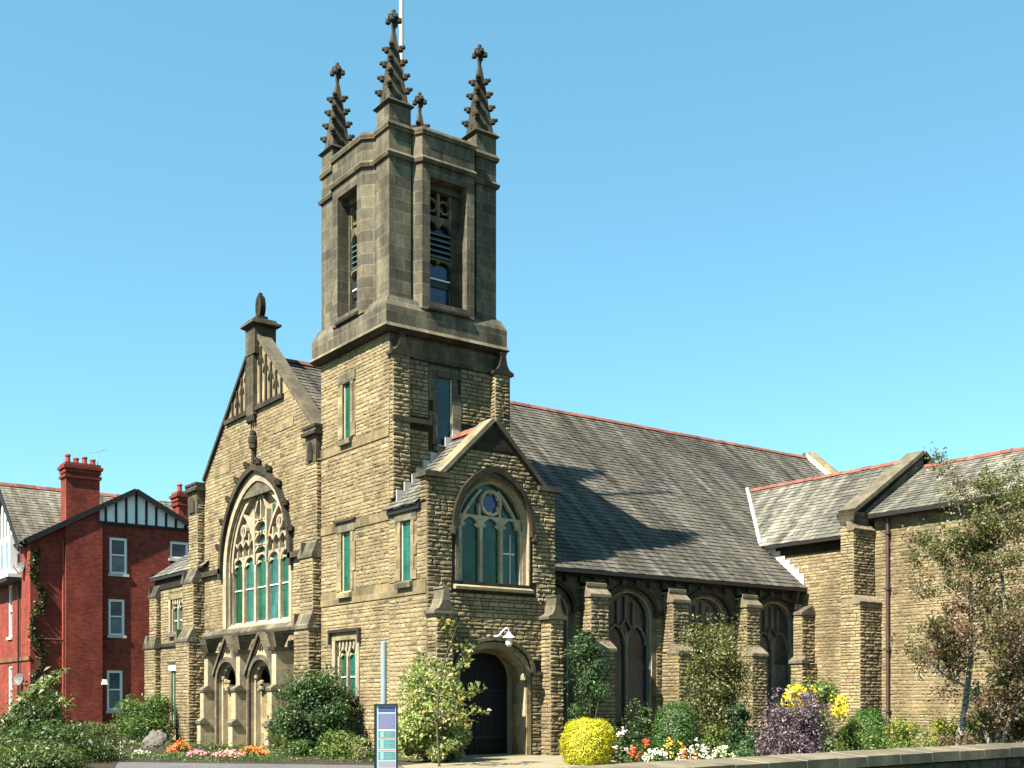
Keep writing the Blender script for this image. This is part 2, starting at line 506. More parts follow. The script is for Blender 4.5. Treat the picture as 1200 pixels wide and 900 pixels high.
def stone(mb, pl, u0, u1, v0, v1, mat, rng, rough, d0):
    g = 0.006
    u0 += g; u1 -= g; v0 += g; v1 -= g
    if u1 - u0 < 0.02: return
    us = (u0, u0 + (u1 - u0) * rng.uniform(0.3, 0.7), u1); vs = (v0, (v0 + v1) / 2, v1)
    e = min(0.022, (u1 - u0) * 0.2)
    B = []; Fr = []
    base = rng.uniform(0.008, 0.026) * rough
    for j in range(3):
        for i in range(3):
            c = (i == 1) + (j == 1)
            dd = d0 + base + (0.0, rng.uniform(0.0, 0.022), rng.uniform(0.008, 0.034))[c] * rough + rng.uniform(-0.005, 0.007)
            uu = us[i] + (e if i == 0 else -e if i == 2 else 0) + rng.uniform(-0.006, 0.006)
            vv = vs[j] + (e * 0.7 if j == 0 else -e * 0.7 if j == 2 else rng.uniform(-0.02, 0.02))
            Fr.append(pl(uu, vv, dd)); B.append(pl(us[i], vs[j], d0 - 0.004))
    per = (0, 1, 2, 5, 8, 7, 6, 3)
    V = Fr + [B[i] for i in per]
    Fs = [(0, 1, 4, 3), (1, 2, 5, 4), (3, 4, 7, 6), (4, 5, 8, 7)]
    for k in range(8):
        k2 = (k + 1) % 8
        Fs.append((9 + k, 9 + k2, per[k2], per[k]))
    mb.geo(V, Fs, mat, stone_tint(rng))

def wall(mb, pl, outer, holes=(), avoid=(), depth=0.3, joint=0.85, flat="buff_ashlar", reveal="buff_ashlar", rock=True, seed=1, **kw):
    polys = [outer] + list(holes)
    pts = [p for q in polys for p in q]
    tri = tessellate_polygon([[Vector((u, v, 0)) for u, v in q] for q in polys])
    Fs = []
    for a in tri:
        p = [pts[i] for i in a]
        ar = (p[1][0] - p[0][0]) * (p[2][1] - p[0][1]) - (p[2][0] - p[0][0]) * (p[1][1] - p[0][1])
        Fs.append(tuple(a) if ar > 0 else (a[0], a[2], a[1]))
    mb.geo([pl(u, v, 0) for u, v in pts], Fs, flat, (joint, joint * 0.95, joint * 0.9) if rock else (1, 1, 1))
    deps = depth if hasattr(depth, '__len__') else [depth] * len(holes)
    for h, dp in zip(holes, deps):
        n = len(h)
        for i in range(n):
            j = (i + 1) % n
            mb.face([pl(*h[i], 0), pl(*h[j], 0), pl(*h[j], -dp), pl(*h[i], -dp)], reveal)
    if rock: stones(mb, pl, outer, list(holes) + list(avoid), seed=seed, **kw)

# ---------------------------------------------------------------- roofs of separate slates
def slates(mb, O, U, S, lu, ls, mat, rng, row=0.26, wid=0.30, inside=None, tintv=0.22):
    """O: eave corner, U: unit along the eave, S: unit up the slope"""
    O = Vector(O); U = Vector(U); S = Vector(S); Nn = U.cross(S)
    if Nn.z < 0: Nn = -Nn
    nr = int(math.ceil(ls / row))
    for r in range(nr):
        s0 = r * row; s1 = min(s0 + row * 1.15, ls + 0.02)
        u = -(wid / 2 if r % 2 else 0)
        while u < lu:
            w = wid * rng.uniform(0.85, 1.15)
            a, b = max(u, 0), min(u + w - 0.006, lu)
            u += w
            if b - a < 0.03: continue
            if inside and not inside((a + b) / 2, s0 + row / 2): continue
            t0 = 0.030 + rng.uniform(-0.006, 0.012); t1 = 0.004
            js = rng.uniform(-0.012, 0.012)
            A = O + U * a + S * (s0 + js) + Nn * (t0 + rng.uniform(-0.004, 0.004)); Bp = O + U * b + S * (s0 + js) + Nn * (t0 + rng.uniform(-0.004, 0.004))
            Cp = O + U * b + S * s1 + Nn * t1; D = O + U * a + S * s1 + Nn * t1
            A0 = O + U * a + S * (s0 + js) - Nn * 0.004; B0 = O + U * b + S * (s0 + js) - Nn * 0.004
            k = 1 + rng.uniform(-tintv, tintv); tt = (k, k * rng.uniform(0.97, 1.03), k * rng.uniform(0.93, 1.05))
            mb.face([tuple(A), tuple(Bp), tuple(Cp), tuple(D)], mat, tt, uv=[(a, s0), (b, s0), (b, s1), (a, s1)])
            mb.face([tuple(A0), tuple(B0), tuple(Bp), tuple(A)], mat, tt, uv=[(a, s0), (b, s0), (b, s0), (a, s0)])

# ================================================================ THE SITE
rng = random.Random(7)
g = MB(); g.face([(-900, -900, -0.02), (900, -900, -0.02), (900, 900, -0.02), (-900, 900, -0.02)], "grass_ground")
tag(g.build("ground"), kind="structure")
g = MB()
def sheet(mb, pts, z, mat): mb.face([(x, y, z) for x, y in pts], mat)
sheet(g, [(-60, 16.3), (-26.7, 16.3), (-26.7, 22.3), (-29.7, 22.3), (-29.7, 35.7), (-12, 35.7), (-11.5, 23), (-22.0, 22.0), (-24.2, 22.0), (-24.8, 15.1), (-25.6, 14.6), (-31, 9.95), (-60, -14)], 0.0, "soil")
sheet(g, [at(138, 31.0), at(128, 24.0), at(-260, 24.0), at(-260, 33.0)], 0.014, "soil")
tag(g.build("flower_bed"), kind="structure")
g = MB(); sheet(g, [(-60, -14.2), (-31, 9.8), (-25.6, 14.5), (-25.0, 14.9), (-18, 12.0), (-5.5, 4), (-4, -40), (-60, -40)], 0.004, "asphalt")
tag(g.build("pavement"), kind="structure")
g = MB(); sheet(g, [(-25.0, 14.9), (-25.8, 16.4), (-26.9, 17.8), (-28.3, 18.6), (-28.3, 20.2), (-26.9, 21.2), (-26.7, 21.9), (-24.3, 22.2), (-22.4, 21.9), (-19.5, 21), (-13.5, 18), (-13.5, 13), (-18, 11.6)], 0.010, "pale_paving")
tag(g.build("forecourt_path"), kind="structure")
g = MB(); sheet(g, [(-3.0, -60), (-3.0, 6), (-6.2, 25), (-12, 70), (40, 70), (40, -60)], 0.003, "road_asphalt")
tag(g.build("road"), kind="structure")

# ================================================================ THE CHURCH
CB = (-33.0, 25.0, 0.0)
church = empty("church", CB, "buff stone Gothic church with pinnacled corner tower and long slate roofs", "church")
def part(mb, name, label=None, parent=church):
    o = mb.build(name, parent, CB)
    if label: o["label"] = label
    return o
YF = 17.18; XT = -29.48; XP = -27.42

# ---- windows -------------------------------------------------
def lights(mbf, mbp, pl, x0, x1, zb, zs, n, d, mull, fr, pane, bars=(), head=0.35, tints=None, edge=0.05, style="arch"):
    """n arched lights: stone frame into mbf, coloured panes into mbp"""
    w = (x1 - x0) / n
    for i in range(n + 1):
        x = x0 + i * w
        mbf.box(*bx(pl, x - mull / 2, x + mull / 2, zb, zs, d - 0.02, d + 0.12), fr)
    for i in range(n):
        a, b = x0 + i * w + mull / 2, x0 + (i + 1) * w - mull / 2
        if style == "arch":
            ar = pointed(a, b, zs - head * 0.2, zs - head * 0.2 + head)
            top = zs - head * 0.2 + head + 0.06
            poly = [(a - mull / 2, zs - head * 0.2)] + ar + [(b + mull / 2, zs - head * 0.2), (b + mull / 2, top), (a - mull / 2, top)]
            mbf.prism(pl, poly, d - 0.015, d + 0.095, fr)
            for s_ in (-1, 1):      # cusps
                cx = (a + b) / 2 + s_ * (b - a) * 0.30
                cz = zs - head * 0.2 + head * 0.42
                mbf.prism(pl, [(cx + s_ * (b - a) * 0.2, cz - 0.10), (cx - s_ * (b - a) * 0.07, cz - 0.02), (cx + s_ * (b - a) * 0.16, cz + 0.12)][::s_], d - 0.01, d + 0.07, fr)
        t = tints[i % len(tints)] if tints else (1, 1, 1)
        mbp.face([pl(a, zb, d), pl(b, zb, d), pl(b, zs + head + 0.1, d), pl(a, zs + head + 0.1, d)], pane, t)
        for z in bars:
            mbf.box(*bx(pl, a, b, z - 0.02, z + 0.02, d + 0.005, d + 0.04), "white_paint", (0.8, 0.8, 0.75))
def bx(pl, u0, u1, v0, v1, d0, d1):
    a = pl(u0, v0, d0); b = pl(u1, v1, d1)
    return (a[0], b[0], a[1], b[1], a[2], b[2])
GT = [(0.5, 0.7, 0.55), (2.2, 1.15, 1.6), (0.8, 1.0, 0.8), (3.0, 1.2, 1.9), (1.1, 0.95, 1.0)]

def slit(name, pl, x0, x1, z0, z1, d=0.07, pane="green_pane", sill=True, hood=True, t=(1, 1, 1), fr="buff_ashlar", sillmat="dark_ashlar", lintel="dark_ashlar"):
    """small square-headed window: jamb stones, lintel, sill, pane"""
    mb = MB(); mp = MB()
    w = 0.16
    r_ = random.Random(int(abs(x0) * 100))
    z = z0
    while z < z1 - 0.02:
        h = min(r_.uniform(0.25, 0.42), z1 - z)
        for s_, xx in ((-1, x0), (1, x1)):
            ww = w + (0.14 if r_.random() < 0.5 else 0)
            k = r_.uniform(0.8, 1.15)
            mb.box(*bx(pl, xx, xx + s_ * ww, z + 0.004, z + h - 0.004, -0.01, 0.035), fr, (k, k, k))
        z += h
    mb.box(*bx(pl, x0 - 0.3, x1 + 0.3, z1 + 0.004, z1 + 0.3, -0.01, 0.04), lintel)
    if hood: mb.box(*bx(pl, x0 - 0.36, x1 + 0.36, z1 + 0.305, z1 + 0.38, -0.01, 0.11), "soot_and_shade_stone")
    if sill:
        p = [pl(x0 - 0.12, z0 - 0.22, 0), pl(x1 + 0.12, z0 - 0.22, 0), pl(x1 + 0.12, z0 - 0.22, 0.14), pl(x0 - 0.12, z0 - 0.22, 0.14)]
        q = [pl(x0 - 0.12, z0 + 0.005, -0.02), pl(x1 + 0.12, z0 + 0.005, -0.02), pl(x1 + 0.12, z0 - 0.08, 0.15), pl(x0 - 0.12, z0 - 0.08, 0.15)]
        mb.hexa(p + q, sillmat)
    # lead/iron frame
    mb.box(*bx(pl, x0 + 0.003, x0 + 0.03, z0, z1 - 0.003, -d - 0.01, -d + 0.03), "white_paint", (0.7, 0.66, 0.55))
    mb.box(*bx(pl, x1 - 0.03, x1 - 0.003, z0, z1 - 0.003, -d - 0.01, -d + 0.03), "white_paint", (0.7, 0.66, 0.55))
    o = part(mb, "window")
    mp.face([pl(x0, z0, -d), pl(x1, z0, -d), pl(x1, z1, -d), pl(x0, z1, -d)], pane, t)
    part(mp, "pane", parent=o)
    return rect(x0, x1, z0, z1), rect(x0 - 0.3, x1 + 0.3, z0 - 0.2, z1 + 0.3)

def two_light(pl, x0, x1, z0, zt, d=0.16, hood=True):
    """square-headed two-light traceried window with a label mould"""
    mb = MB(); mp = MB()
    pc = min(0.36, 0.19 * (zt - z0)); lights(mb, mp, pl, x0 + 0.1, x1 - 0.1, z0, zt - pc * 1.5, 2, -d, 0.10, "tracery_stone", "green_pane", head=0.3, tints=[(0.7, 0.85, 0.7), (1.5, 1.3, 1.6)], bars=(z0 + (zt - z0) * 0.35,))
    n = 5
    for k in range(n):          # little upright piercings under the square head
        x = x0 + 0.1 + (x1 - x0 - 0.2) * (k + 0.5) / n
        mb.prism(pl, [(x - 0.05, zt), (x - 0.045, zt - pc * 0.6), (x, zt - pc), (x + 0.045, zt - pc * 0.6), (x + 0.05, zt)], -d, -d + 0.14, "tracery_stone")
    mp.face([pl(x0, z0, -d - 0.012), pl(x1, z0, -d - 0.012), pl(x1, zt, -d - 0.012), pl(x0, zt, -d - 0.012)], "dark_pane")
    for xx, s_ in ((x0, -1), (x1, 1)):
        mb.box(*bx(pl, xx, xx + s_ * 0.2, z0, zt, -0.01, 0.035), "tracery_stone")
    mb.box(*bx(pl, x0 - 0.2, x1 + 0.2, zt + 0.004, zt + 0.24, -0.01, 0.037), "buff_ashlar")
    if hood:
        mb.box(*bx(pl, x0 - 0.32, x1 + 0.32, zt + 0.245, zt + 0.34, -0.01, 0.13), "soot_and_shade_stone")
        for xx in (x0 - 0.32, x1 + 0.22):
            mb.box(*bx(pl, xx, xx + 0.1, zt - 0.12, zt + 0.243, -0.01, 0.12), "soot_and_shade_stone")
    p = [pl(x0 - 0.15, z0 - 0.2, 0), pl(x1 + 0.15, z0 - 0.2, 0), pl(x1 + 0.15, z0 - 0.2, 0.13), pl(x0 - 0.15, z0 - 0.2, 0.13)]
    q = [pl(x0 - 0.15, z0, -0.02), pl(x1 + 0.15, z0, -0.02), pl(x1 + 0.15, z0 - 0.1, 0.14), pl(x0 - 0.15, z0 - 0.1, 0.14)]
    mb.hexa(p + q, "dark_ashlar")
    o = part(mb, "window"); part(mp, "pane", parent=o)
    return rect(x0, x1, z0, zt), rect(x0 - 0.2, x1 + 0.2, z0 - 0.2, zt + 0.25)

def cap_slope(mb, pl, u0, u1, z0, z1, dlow, dhigh, mat="coping_stone", over=0.05):
    """sloping weathering stone: from depth dlow at z0 up to depth dhigh at z1"""
    V = [pl(u0 - over, z0, dhigh - 0.25), pl(u1 + over, z0, dhigh - 0.25), pl(u1 + over, z0, dlow + over), pl(u0 - over, z0, dlow + over),
         pl(u0 - over, z1, dhigh - 0.25), pl(u1 + over, z1, dhigh - 0.25), pl(u1 + over, z0 + 0.1, dlow + over), pl(u0 - over, z0 + 0.1, dlow + over)]
    V[4] = pl(u0 - over, z1, dhigh - 0.02); V[5] = pl(u1 + over, z1, dhigh - 0.02)
    mb.hexa(V, mat)

def block(mb, x0, x1, y0, y1, z0, z1, seed, faces="fs", rough=1.0, back=0.0):
    """rock-faced pier: front (-Y) and side (+X) faces dressed with stones"""
    i = 0.012
    mb.box(x0 + i, x1 - i, y0 + i, y1, z0, z1, "buff_ashlar", (0.36, 0.34, 0.32))
    if 'f' in faces: stones(mb, PY(y0 + i), rect(x0, x1, z0, z1), [], seed=seed, rough=rough * 0.6, lmin=0.2, lmax=0.42)
    if 's' in faces: stones(mb, PX(x1 - i), rect(y0, y1, z0, z1), [], seed=seed + 3, rough=rough, lmin=0.2, lmax=0.42)
    if 'l' in faces:
        plx = lambda u, v, d: (x0 + i - d, u, v)
        stones(mb, plx, rect(y0, y1, z0, z1), [], seed=seed + 5, rough=rough)

# ---- tower, lower stage ---------------------------------------
fr, sd_ = PY(YF), PX(XT)
holes_f = []; avoid_f = []
for w_ in (slit("t1", fr, -32.30, -31.80, 9.75, 11.45, t=(0.8, 0.9, 0.8), hood=False),
           slit("t2", fr, -32.40, -31.80, 5.02, 6.85, t=(0.9, 1.0, 0.9), sillmat="pale_stone"),
           two_light(fr, -32.80, -31.45, 1.75, 3.5)):
    holes_f.append(w_[0]); avoid_f.append(w_[1])
mb = MB()
band = [rect(-33.8, XP, 4.62, 4.98), rect(-33.8, XT, 9.35, 9.62), rect(-33.8, XT, 6.9, 7.15)]
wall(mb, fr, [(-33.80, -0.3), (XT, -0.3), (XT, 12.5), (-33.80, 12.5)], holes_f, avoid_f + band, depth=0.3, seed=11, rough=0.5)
for b_ in band:
    u1 = min(b_[2][0], XT)
    for h in subtract([(b_[0][0], u1)], [sp for p in avoid_f for sp in spans(p, (b_[0][1] + b_[1][1]) / 2)]):
        mb.box(*bx(fr, h[0], h[1], b_[0][1], b_[1][1], -0.02, 0.030), "buff_ashlar", (0.85, 0.83, 0.8))
hs_, av_ = slit("t4", sd_, 18.83, 19.38, 9.3, 11.35, pane="dark_pane", hood=False, fr="dark_ashlar", t=(1, 2.2, 2.2))
bside = rect(YF, 21.3, 11.75, 12.5)
wall(mb, sd_, [(YF, 4.0), (21.3, 4.0), (21.3, 12.5), (YF, 12.5)], [hs_], [av_, bside, rect(YF, 21.3, 9.75, 9.95)], depth=0.3, seed=12, rough=0.95, joint=0.3, flat="dark_ashlar")  # joints tinted darker than on the front: side shade put into colour
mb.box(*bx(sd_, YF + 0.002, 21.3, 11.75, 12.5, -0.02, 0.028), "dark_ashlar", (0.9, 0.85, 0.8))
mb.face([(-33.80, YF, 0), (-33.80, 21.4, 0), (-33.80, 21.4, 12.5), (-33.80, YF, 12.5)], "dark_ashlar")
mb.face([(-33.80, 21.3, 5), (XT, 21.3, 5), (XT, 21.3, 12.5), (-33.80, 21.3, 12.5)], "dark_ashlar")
part(mb, "tower_wall")
# angle buttresses on the tower's side, with curved caps
def ogee_cap(mb, x0, x1, y0, y1, zb, zt, mat="soot_and_shade_stone"):
    """swept cap on a buttress that stands out in +X: curved front and ridge"""
    ym = (y0 + y1) / 2; hw = (y1 - y0) / 2; h = zt - zb
    half = [(hw + 0.09, zb - 0.06), (hw + 0.10, zb + 0.03), (hw * 0.80, zb + 0.10), (hw * 0.52, zb + h * 0.34), (hw * 0.36, zb + h * 0.62), (hw * 0.30, zt - 0.08), (hw * 0.40, zt - 0.06), (hw * 0.36, zt)]
    prof = [(ym - u, z) for u, z in half] + [(ym + u, z) for u, z in reversed(half)]
    mb.prism(PX(x0), prof[::-1], -0.03, x1 - x0 + 0.07, mat)
def angle_buttress(x0, x1, y0, y1, z0, zc, zt, seed):
    mb = MB(); block(mb, x0, x1, y0, y1, z0, zc, seed, rough=1.1)
    o = part(mb, "buttress")
    mc = MB(); ogee_cap(mc, x0, x1, y0, y1, zc, zt); part(mc, "buttress_cap", parent=o)
angle_buttress(XT, XT + 0.20, YF + 0.004, 17.78, 7.5, 11.75, 12.38, 21)
angle_buttress(XT, XT + 0.26, 20.78, 21.36, 7.5, 11.75, 12.38, 25)
mb = MB()      # ledge that runs round the shaft
mb.box(XT - 0.02, XT + 0.27, YF + 0.006, 18.5, 9.78, 9.92, "soot_and_shade_stone")
part(mb, "string_course")

# cornice and base block of the belfry
BX0, BX1, BY0, BY1 = -33.98, -29.24, 16.94, 21.25
mb = MB()
mb.frustum(((BX0 + BX1) / 2, (BY0 + BY1) / 2), (BX1 - BX0) / 2 - 0.06, (BY1 - BY0) / 2 - 0.06, 12.36, ((BX0 + BX1) / 2, (BY0 + BY1) / 2), (BX1 - BX0) / 2 + 0.07, (BY1 - BY0) / 2 + 0.07, 12.47, "soot_and_shade_stone")
mb.frustum(((BX0 + BX1) / 2, (BY0 + BY1) / 2), (BX1 - BX0) / 2 + 0.07, (BY1 - BY0) / 2 + 0.07, 12.472, ((BX0 + BX1) / 2, (BY0 + BY1) / 2), (BX1 - BX0) / 2 + 0.01, (BY1 - BY0) / 2 + 0.01, 12.58, "dark_ashlar", (1.25, 1.2, 1.15))
part(mb, "cornice")
mb = MB()
mb.box(BX0, BX1, BY0, BY1, 12.582, 13.1, "dark_ashlar")
mb.frustum(((BX0 + BX1) / 2, (BY0 + BY1) / 2), (BX1 - BX0) / 2, (BY1 - BY0) / 2, 13.1, ((BX0 + BX1) / 2, (BY0 + BY1) / 2), (BX1 - BX0) / 2 - 0.14, (BY1 - BY0) / 2 - 0.14, 13.42, "dark_ashlar")
part(mb, "belfry_base")
# belfry: square corner piers and canted bays with a tall opening on each side
PX0, PX1, PYa, PYb = -33.75, -29.47, 17.17, 21.0
cxm, cym = (PX0 + PX1) / 2, (PYa + PYb) / 2
PW = 0.74
mb = MB()
for sx in (0, 1):
    for sy in (0, 1):
        x = PX0 if sx == 0 else PX1 - PW; y = PYa if sy == 0 else PYb - PW
        mb.box(x, x + PW, y, y + PW, 13.15, 19.05, "dark_ashlar")
        mb.frustum((x + PW / 2, y + PW / 2), PW / 2 + 0.08, PW / 2 + 0.08, 13.15, (x + PW / 2, y + PW / 2), PW / 2 + 0.005, PW / 2 + 0.005, 13.5, "dark_ashlar", (0.7, 0.68, 0.66))
def bay(pl, c, hw, cant, proj, ow, flip=False):
    """canted projecting bay with a deep opening of half-width ow"""
    z0, z1 = 13.2, 18.4
    e0, e1 = c - hw - cant, c + hw + cant
    W_ = lambda outer, holes, dep: wall(mb, lambda u, v, d: pl(u, v, d + proj), outer, holes, depth=dep, flat="dark_ashlar", reveal="dark_ashlar", rock=False)
    W_([(c - hw, z0), (c + hw, z0), (c + hw, z1), (c - hw, z1)], [rect(c - ow, c + ow, 13.45, 17.15)], 0.68)
    for a, b in ((e0, c - hw), (c + hw, e1)):
        da, db = (-0.1, proj) if a == e0 else (proj, -0.1)
        mb.face([pl(a, z0, da), pl(b, z0, db), pl(b, z1, db), pl(a, z1, da)], "dark_ashlar")
    # sloping sill
    mb.hexa([pl(c - ow - 0.08, 13.22, proj - 0.3), pl(c + ow + 0.08, 13.22, proj - 0.3), pl(c + ow + 0.08, 13.22, proj + 0.06), pl(c - ow - 0.08, 13.22, proj + 0.06),
             pl(c - ow - 0.08, 13.47, proj - 0.3), pl(c + ow + 0.08, 13.47, proj - 0.3), pl(c + ow + 0.08, 13.3, proj + 0.06), pl(c - ow - 0.08, 13.3, proj + 0.06)], "soot_and_shade_stone")
bay(PY(PYa), cxm + 0.02, 0.95, 0.36, 0.24, 0.62)
bay(PX(PX1), cym, 0.93, 0.20, 0.24, 0.66)
mb.face([(PX0 + 0.1, PYa, 13.2), (PX0 + 0.1, PYb, 13.2), (PX0 + 0.1, PYb, 18.4), (PX0 + 0.1, PYa, 18.4)], "dark_ashlar")
mb.face([(PX0, PYb - 0.1, 13.2), (PX1, PYb - 0.1, 13.2), (PX1, PYb - 0.1, 18.4), (PX0, PYb - 0.1, 18.4)], "dark_ashlar")
mb.face([(PX0 + 0.2, PYa + 0.2, 17.9), (PX1 - 0.2, PYa + 0.2, 17.9), (PX1 - 0.2, PYb - 0.2, 17.9), (PX0 + 0.2, PYb - 0.2, 17.9)], "dark_ashlar")
# splayed outer order beside the openings
part(mb, "belfry")
def belfry_window(pl, c, ow, proj):
    mb = MB(); d = proj - 0.54
    lo, hi = c - ow, c + ow
    # stone frame, head tracery with two piercings, louvres, transom
    mb.box(*bx(pl, lo, lo + 0.10, 13.45, 17.14, d - 0.05, d + 0.16), "dark_ashlar")
    mb.box(*bx(pl, hi - 0.30, hi, 13.45, 17.14, d - 0.05, d + 0.10), "dark_ashlar", (0.6, 0.6, 0.6))
    mb.box(*bx(pl, lo, hi, 16.93, 17.14, d - 0.05, d + 0.22), "dark_ashlar", (0.8, 0.8, 0.8))
    a, b = lo + 0.1, hi - 0.3; m = (a + b) / 2
    mb.prism(pl, [(a, 16.1), (a, 15.85), (a + 0.12, 16.0), (m - 0.16, 16.05), (m, 15.85), (m + 0.16, 16.05), (b - 0.12, 16.0), (b, 15.85), (b, 16.1), (b, 16.22), (a, 16.22)], d, d + 0.12, "buff_ashlar", (0.6, 0.6, 0.6))
    for x in (a + 0.03, m, b - 0.03):
        mb.box(*bx(pl, x - 0.05, x + 0.05, 16.22, 16.93, d, d + 0.13), "buff_ashlar", (0.65, 0.65, 0.6))
    for x in ((a + m) / 2, (m + b) / 2):
        mb.ring(pl, circle(x, 16.55, 0.16, 10), circle(x, 16.55, 0.22, 10), d, d + 0.1, "buff_ashlar", True, (0.65, 0.65, 0.6))
    mb.prism(pl, [(a, 14.95), (a, 14.78), (a + 0.1, 14.88), (m - 0.1, 14.9), (m, 14.78), (m + 0.1, 14.9), (b - 0.1, 14.88), (b, 14.78), (b, 14.95)], d, d + 0.12, "buff_ashlar", (0.7, 0.65, 0.55))
    mb.box(*bx(pl, a, b, 14.33, 14.37, d + 0.02, d + 0.07), "white_paint")
    mb.box(*bx(pl, a, b, 14.12, 14.33, d - 0.02, d + 0.03), "black_iron")
    mb.box(*bx(pl, b - 0.05, b, 13.45, 14.1, d, d + 0.08), "brown_iron")
    o = part(mb, "belfry_window")
    ml = MB()
    for k in range(5):
        z = 15.0 + 0.17 * k
        ml.hexa([pl(a, z, d + 0.1), pl(b, z, d + 0.1), pl(b, z + 0.03, d + 0.1), pl(a, z + 0.03, d + 0.1),
                 pl(a, z + 0.12, d - 0.05), pl(b, z + 0.12, d - 0.05), pl(b, z + 0.15, d - 0.05), pl(a, z + 0.15, d - 0.05)], "grey_paint", (0.35, 0.5, 0.5))
    part(ml, "louvre", parent=o)
    mp = MB(); mp.face([pl(lo, 13.45, d - 0.06), pl(hi, 13.45, d - 0.06), pl(hi, 17.1, d - 0.06), pl(lo, 17.1, d - 0.06)], "dark_pane")
    mp.face([pl(a, 13.48, d - 0.02), pl(b, 13.48, d - 0.02), pl(b, 14.12, d - 0.02), pl(a, 14.12, d - 0.02)], "blue_pane", (1.3, 1.4, 1.2))
    mp.face([pl(a, 14.37, d - 0.02), pl(b, 14.37, d - 0.02), pl(b, 14.8, d - 0.02), pl(a, 14.8, d - 0.02)], "blue_pane")
    part(mp, "pane", parent=o)
belfry_window(PY(PYa), cxm + 0.02, 0.62, 0.24)
belfry_window(PX(PX1), cym, 0.66, 0.24)
# string course and parapet coping follow the canted plan
def plan(e):
    """outline of the upper stage, offset outwards by e (front and right sides)"""
    a, b = cxm + 0.02 - 0.95, cxm + 0.02 + 0.95
    f = PYa - e
    P = [(PX0 - e, PYb + e), (PX0 - e, f), (PX0 + PW + e, f), (PX0 + PW + e, f + 0.1), (a - 0.36 - e * 0.4, f + 0.1), (a - e * 0.4, f - 0.24), (b + e * 0.4, f - 0.24), (b + 0.36 + e * 0.4, f + 0.1), (PX1 - PW - e, f + 0.1), (PX1 - PW - e, f), (PX1 + e, f)]
    c0, c1 = cym - 0.93, cym + 0.93; s_ = PX1 + e
    P += [(s_, PYa + PW + e), (s_ - 0.1, PYa + PW + e), (s_ - 0.1, c0 - 0.20 - e * 0.4), (s_ + 0.24, c0 - e * 0.4), (s_ + 0.24, c1 + e * 0.4), (s_ - 0.1, c1 + 0.20 + e * 0.4), (s_ - 0.1, PYb - PW - e), (s_, PYb - PW - e), (s_, PYb + e)]
    return P
def moulding(z0, z1, e0, e1, mat, t=(1, 1, 1)):
    m_ = MB(); A, B = plan(e0), plan(e1); n = len(A)
    I = [(x * 0.9 + cxm * 0.1, y * 0.9 + cym * 0.1) for x, y in plan(-0.05)]
    V = [(x, y, z0) for x, y in I] + [(x, y, z0) for x, y in A] + [(x, y, z0 + (z1 - z0) * 0.5) for x, y in B] + [(x, y, z1) for x, y in plan(e0 * 0.3)] + [(x, y, z1) for x, y in I]
    Fs = []
    for r in range(4):
        for i in range(n):
            j = (i + 1) % n
            Fs.append((r * n + i, r * n + j, (r + 1) * n + j, (r + 1) * n + i))
    m_.geo(V, Fs, mat, t)
    return m_
part(moulding(17.52, 17.72, 0.07, 0.10, "dark_ashlar", (0.95, 0.92, 0.85)), "string_course")
part(moulding(18.34, 18.56, 0.06, 0.08, "dark_ashlar", (0.8, 0.78, 0.72)), "parapet_coping")

# pinnacles
def pinnacle(cx, cy):
    mb = MB(); r_ = random.Random(int(cx * 7 + cy * 3))
    hw = PW / 2
    # gableted cap
    mb.frustum((cx, cy), hw + 0.002, hw + 0.002, 19.05, (cx, cy), hw + 0.09, hw + 0.09, 19.13, "soot_and_shade_stone")
    mb.frustum((cx, cy), hw + 0.09, hw + 0.09, 19.132, (cx, cy), hw - 0.04, hw - 0.04, 19.26, "soot_and_shade_stone")
    zb, zt = 19.26, 21.35
    n = 8
    mb.frustum((cx, cy), 0.31, 0.31, zb, (cx, cy), 0.055, 0.055, zt, "dark_ashlar", (0.55, 0.53, 0.5))
    for k in range(4):
        z = 19.62 + k * 0.42
        q = (z - zb) / (zt - zb); hw2 = 0.31 * (1 - q) + 0.055 * q
        for sx in (-1, 1):
            for sy in (-1, 1):
                x, y = cx + sx * (hw2 + 0.03), cy + sy * (hw2 + 0.03)
                mb.knob((x, y, z), 0.105, "soot_and_shade_stone", sq=(1, 1, 1.1))
                mb.knob((x + sx * 0.065, y + sy * 0.065, z + 0.04), 0.07, "soot_and_shade_stone", sq=(1.2, 1.2, 0.8))
        for sx, sy in ((1, 0), (-1, 0), (0, 1), (0, -1)):
            mb.knob((cx + sx * hw2, cy + sy * hw2, z - 0.2), 0.075, "soot_and_shade_stone", sq=(1, 1, 1.6))
    o = part(mb, "pinnacle")
    mf = MB()
    mf.tube([(cx, cy, 21.33), (cx, cy, 21.62)], [0.05, 0.075], "soot_and_shade_stone", 8)
    for a in range(4):
        th = math.pi / 4 + a * math.pi / 2
        mf.knob((cx + 0.17 * math.cos(th), cy + 0.17 * math.sin(th), 21.72), 0.10, "soot_and_shade_stone")
        mf.knob((cx + 0.12 * math.cos(th + 0.78), cy + 0.12 * math.sin(th + 0.78), 21.83), 0.085, "soot_and_shade_stone")
    mf.knob((cx, cy, 21.78), 0.13, "soot_and_shade_stone"); mf.knob((cx, cy, 21.97), 0.085, "soot_and_shade_stone", sq=(1, 1, 1.3))
    part(mf, "finial", parent=o)
for x in (PX0 + PW / 2, PX1 - PW / 2):
    for y in (PYa + PW / 2, PYb - PW / 2):
        pinnacle(x, y)
mb = MB(); mb.tube([(-31.85, 19.0, 18.2), (-31.85, 19.0, 27.0)], [0.085, 0.06], "pole_paint", 8); mb.knob((-31.85, 19.0, 27.05), 0.12, "pole_paint")
part(mb, "flagpole")

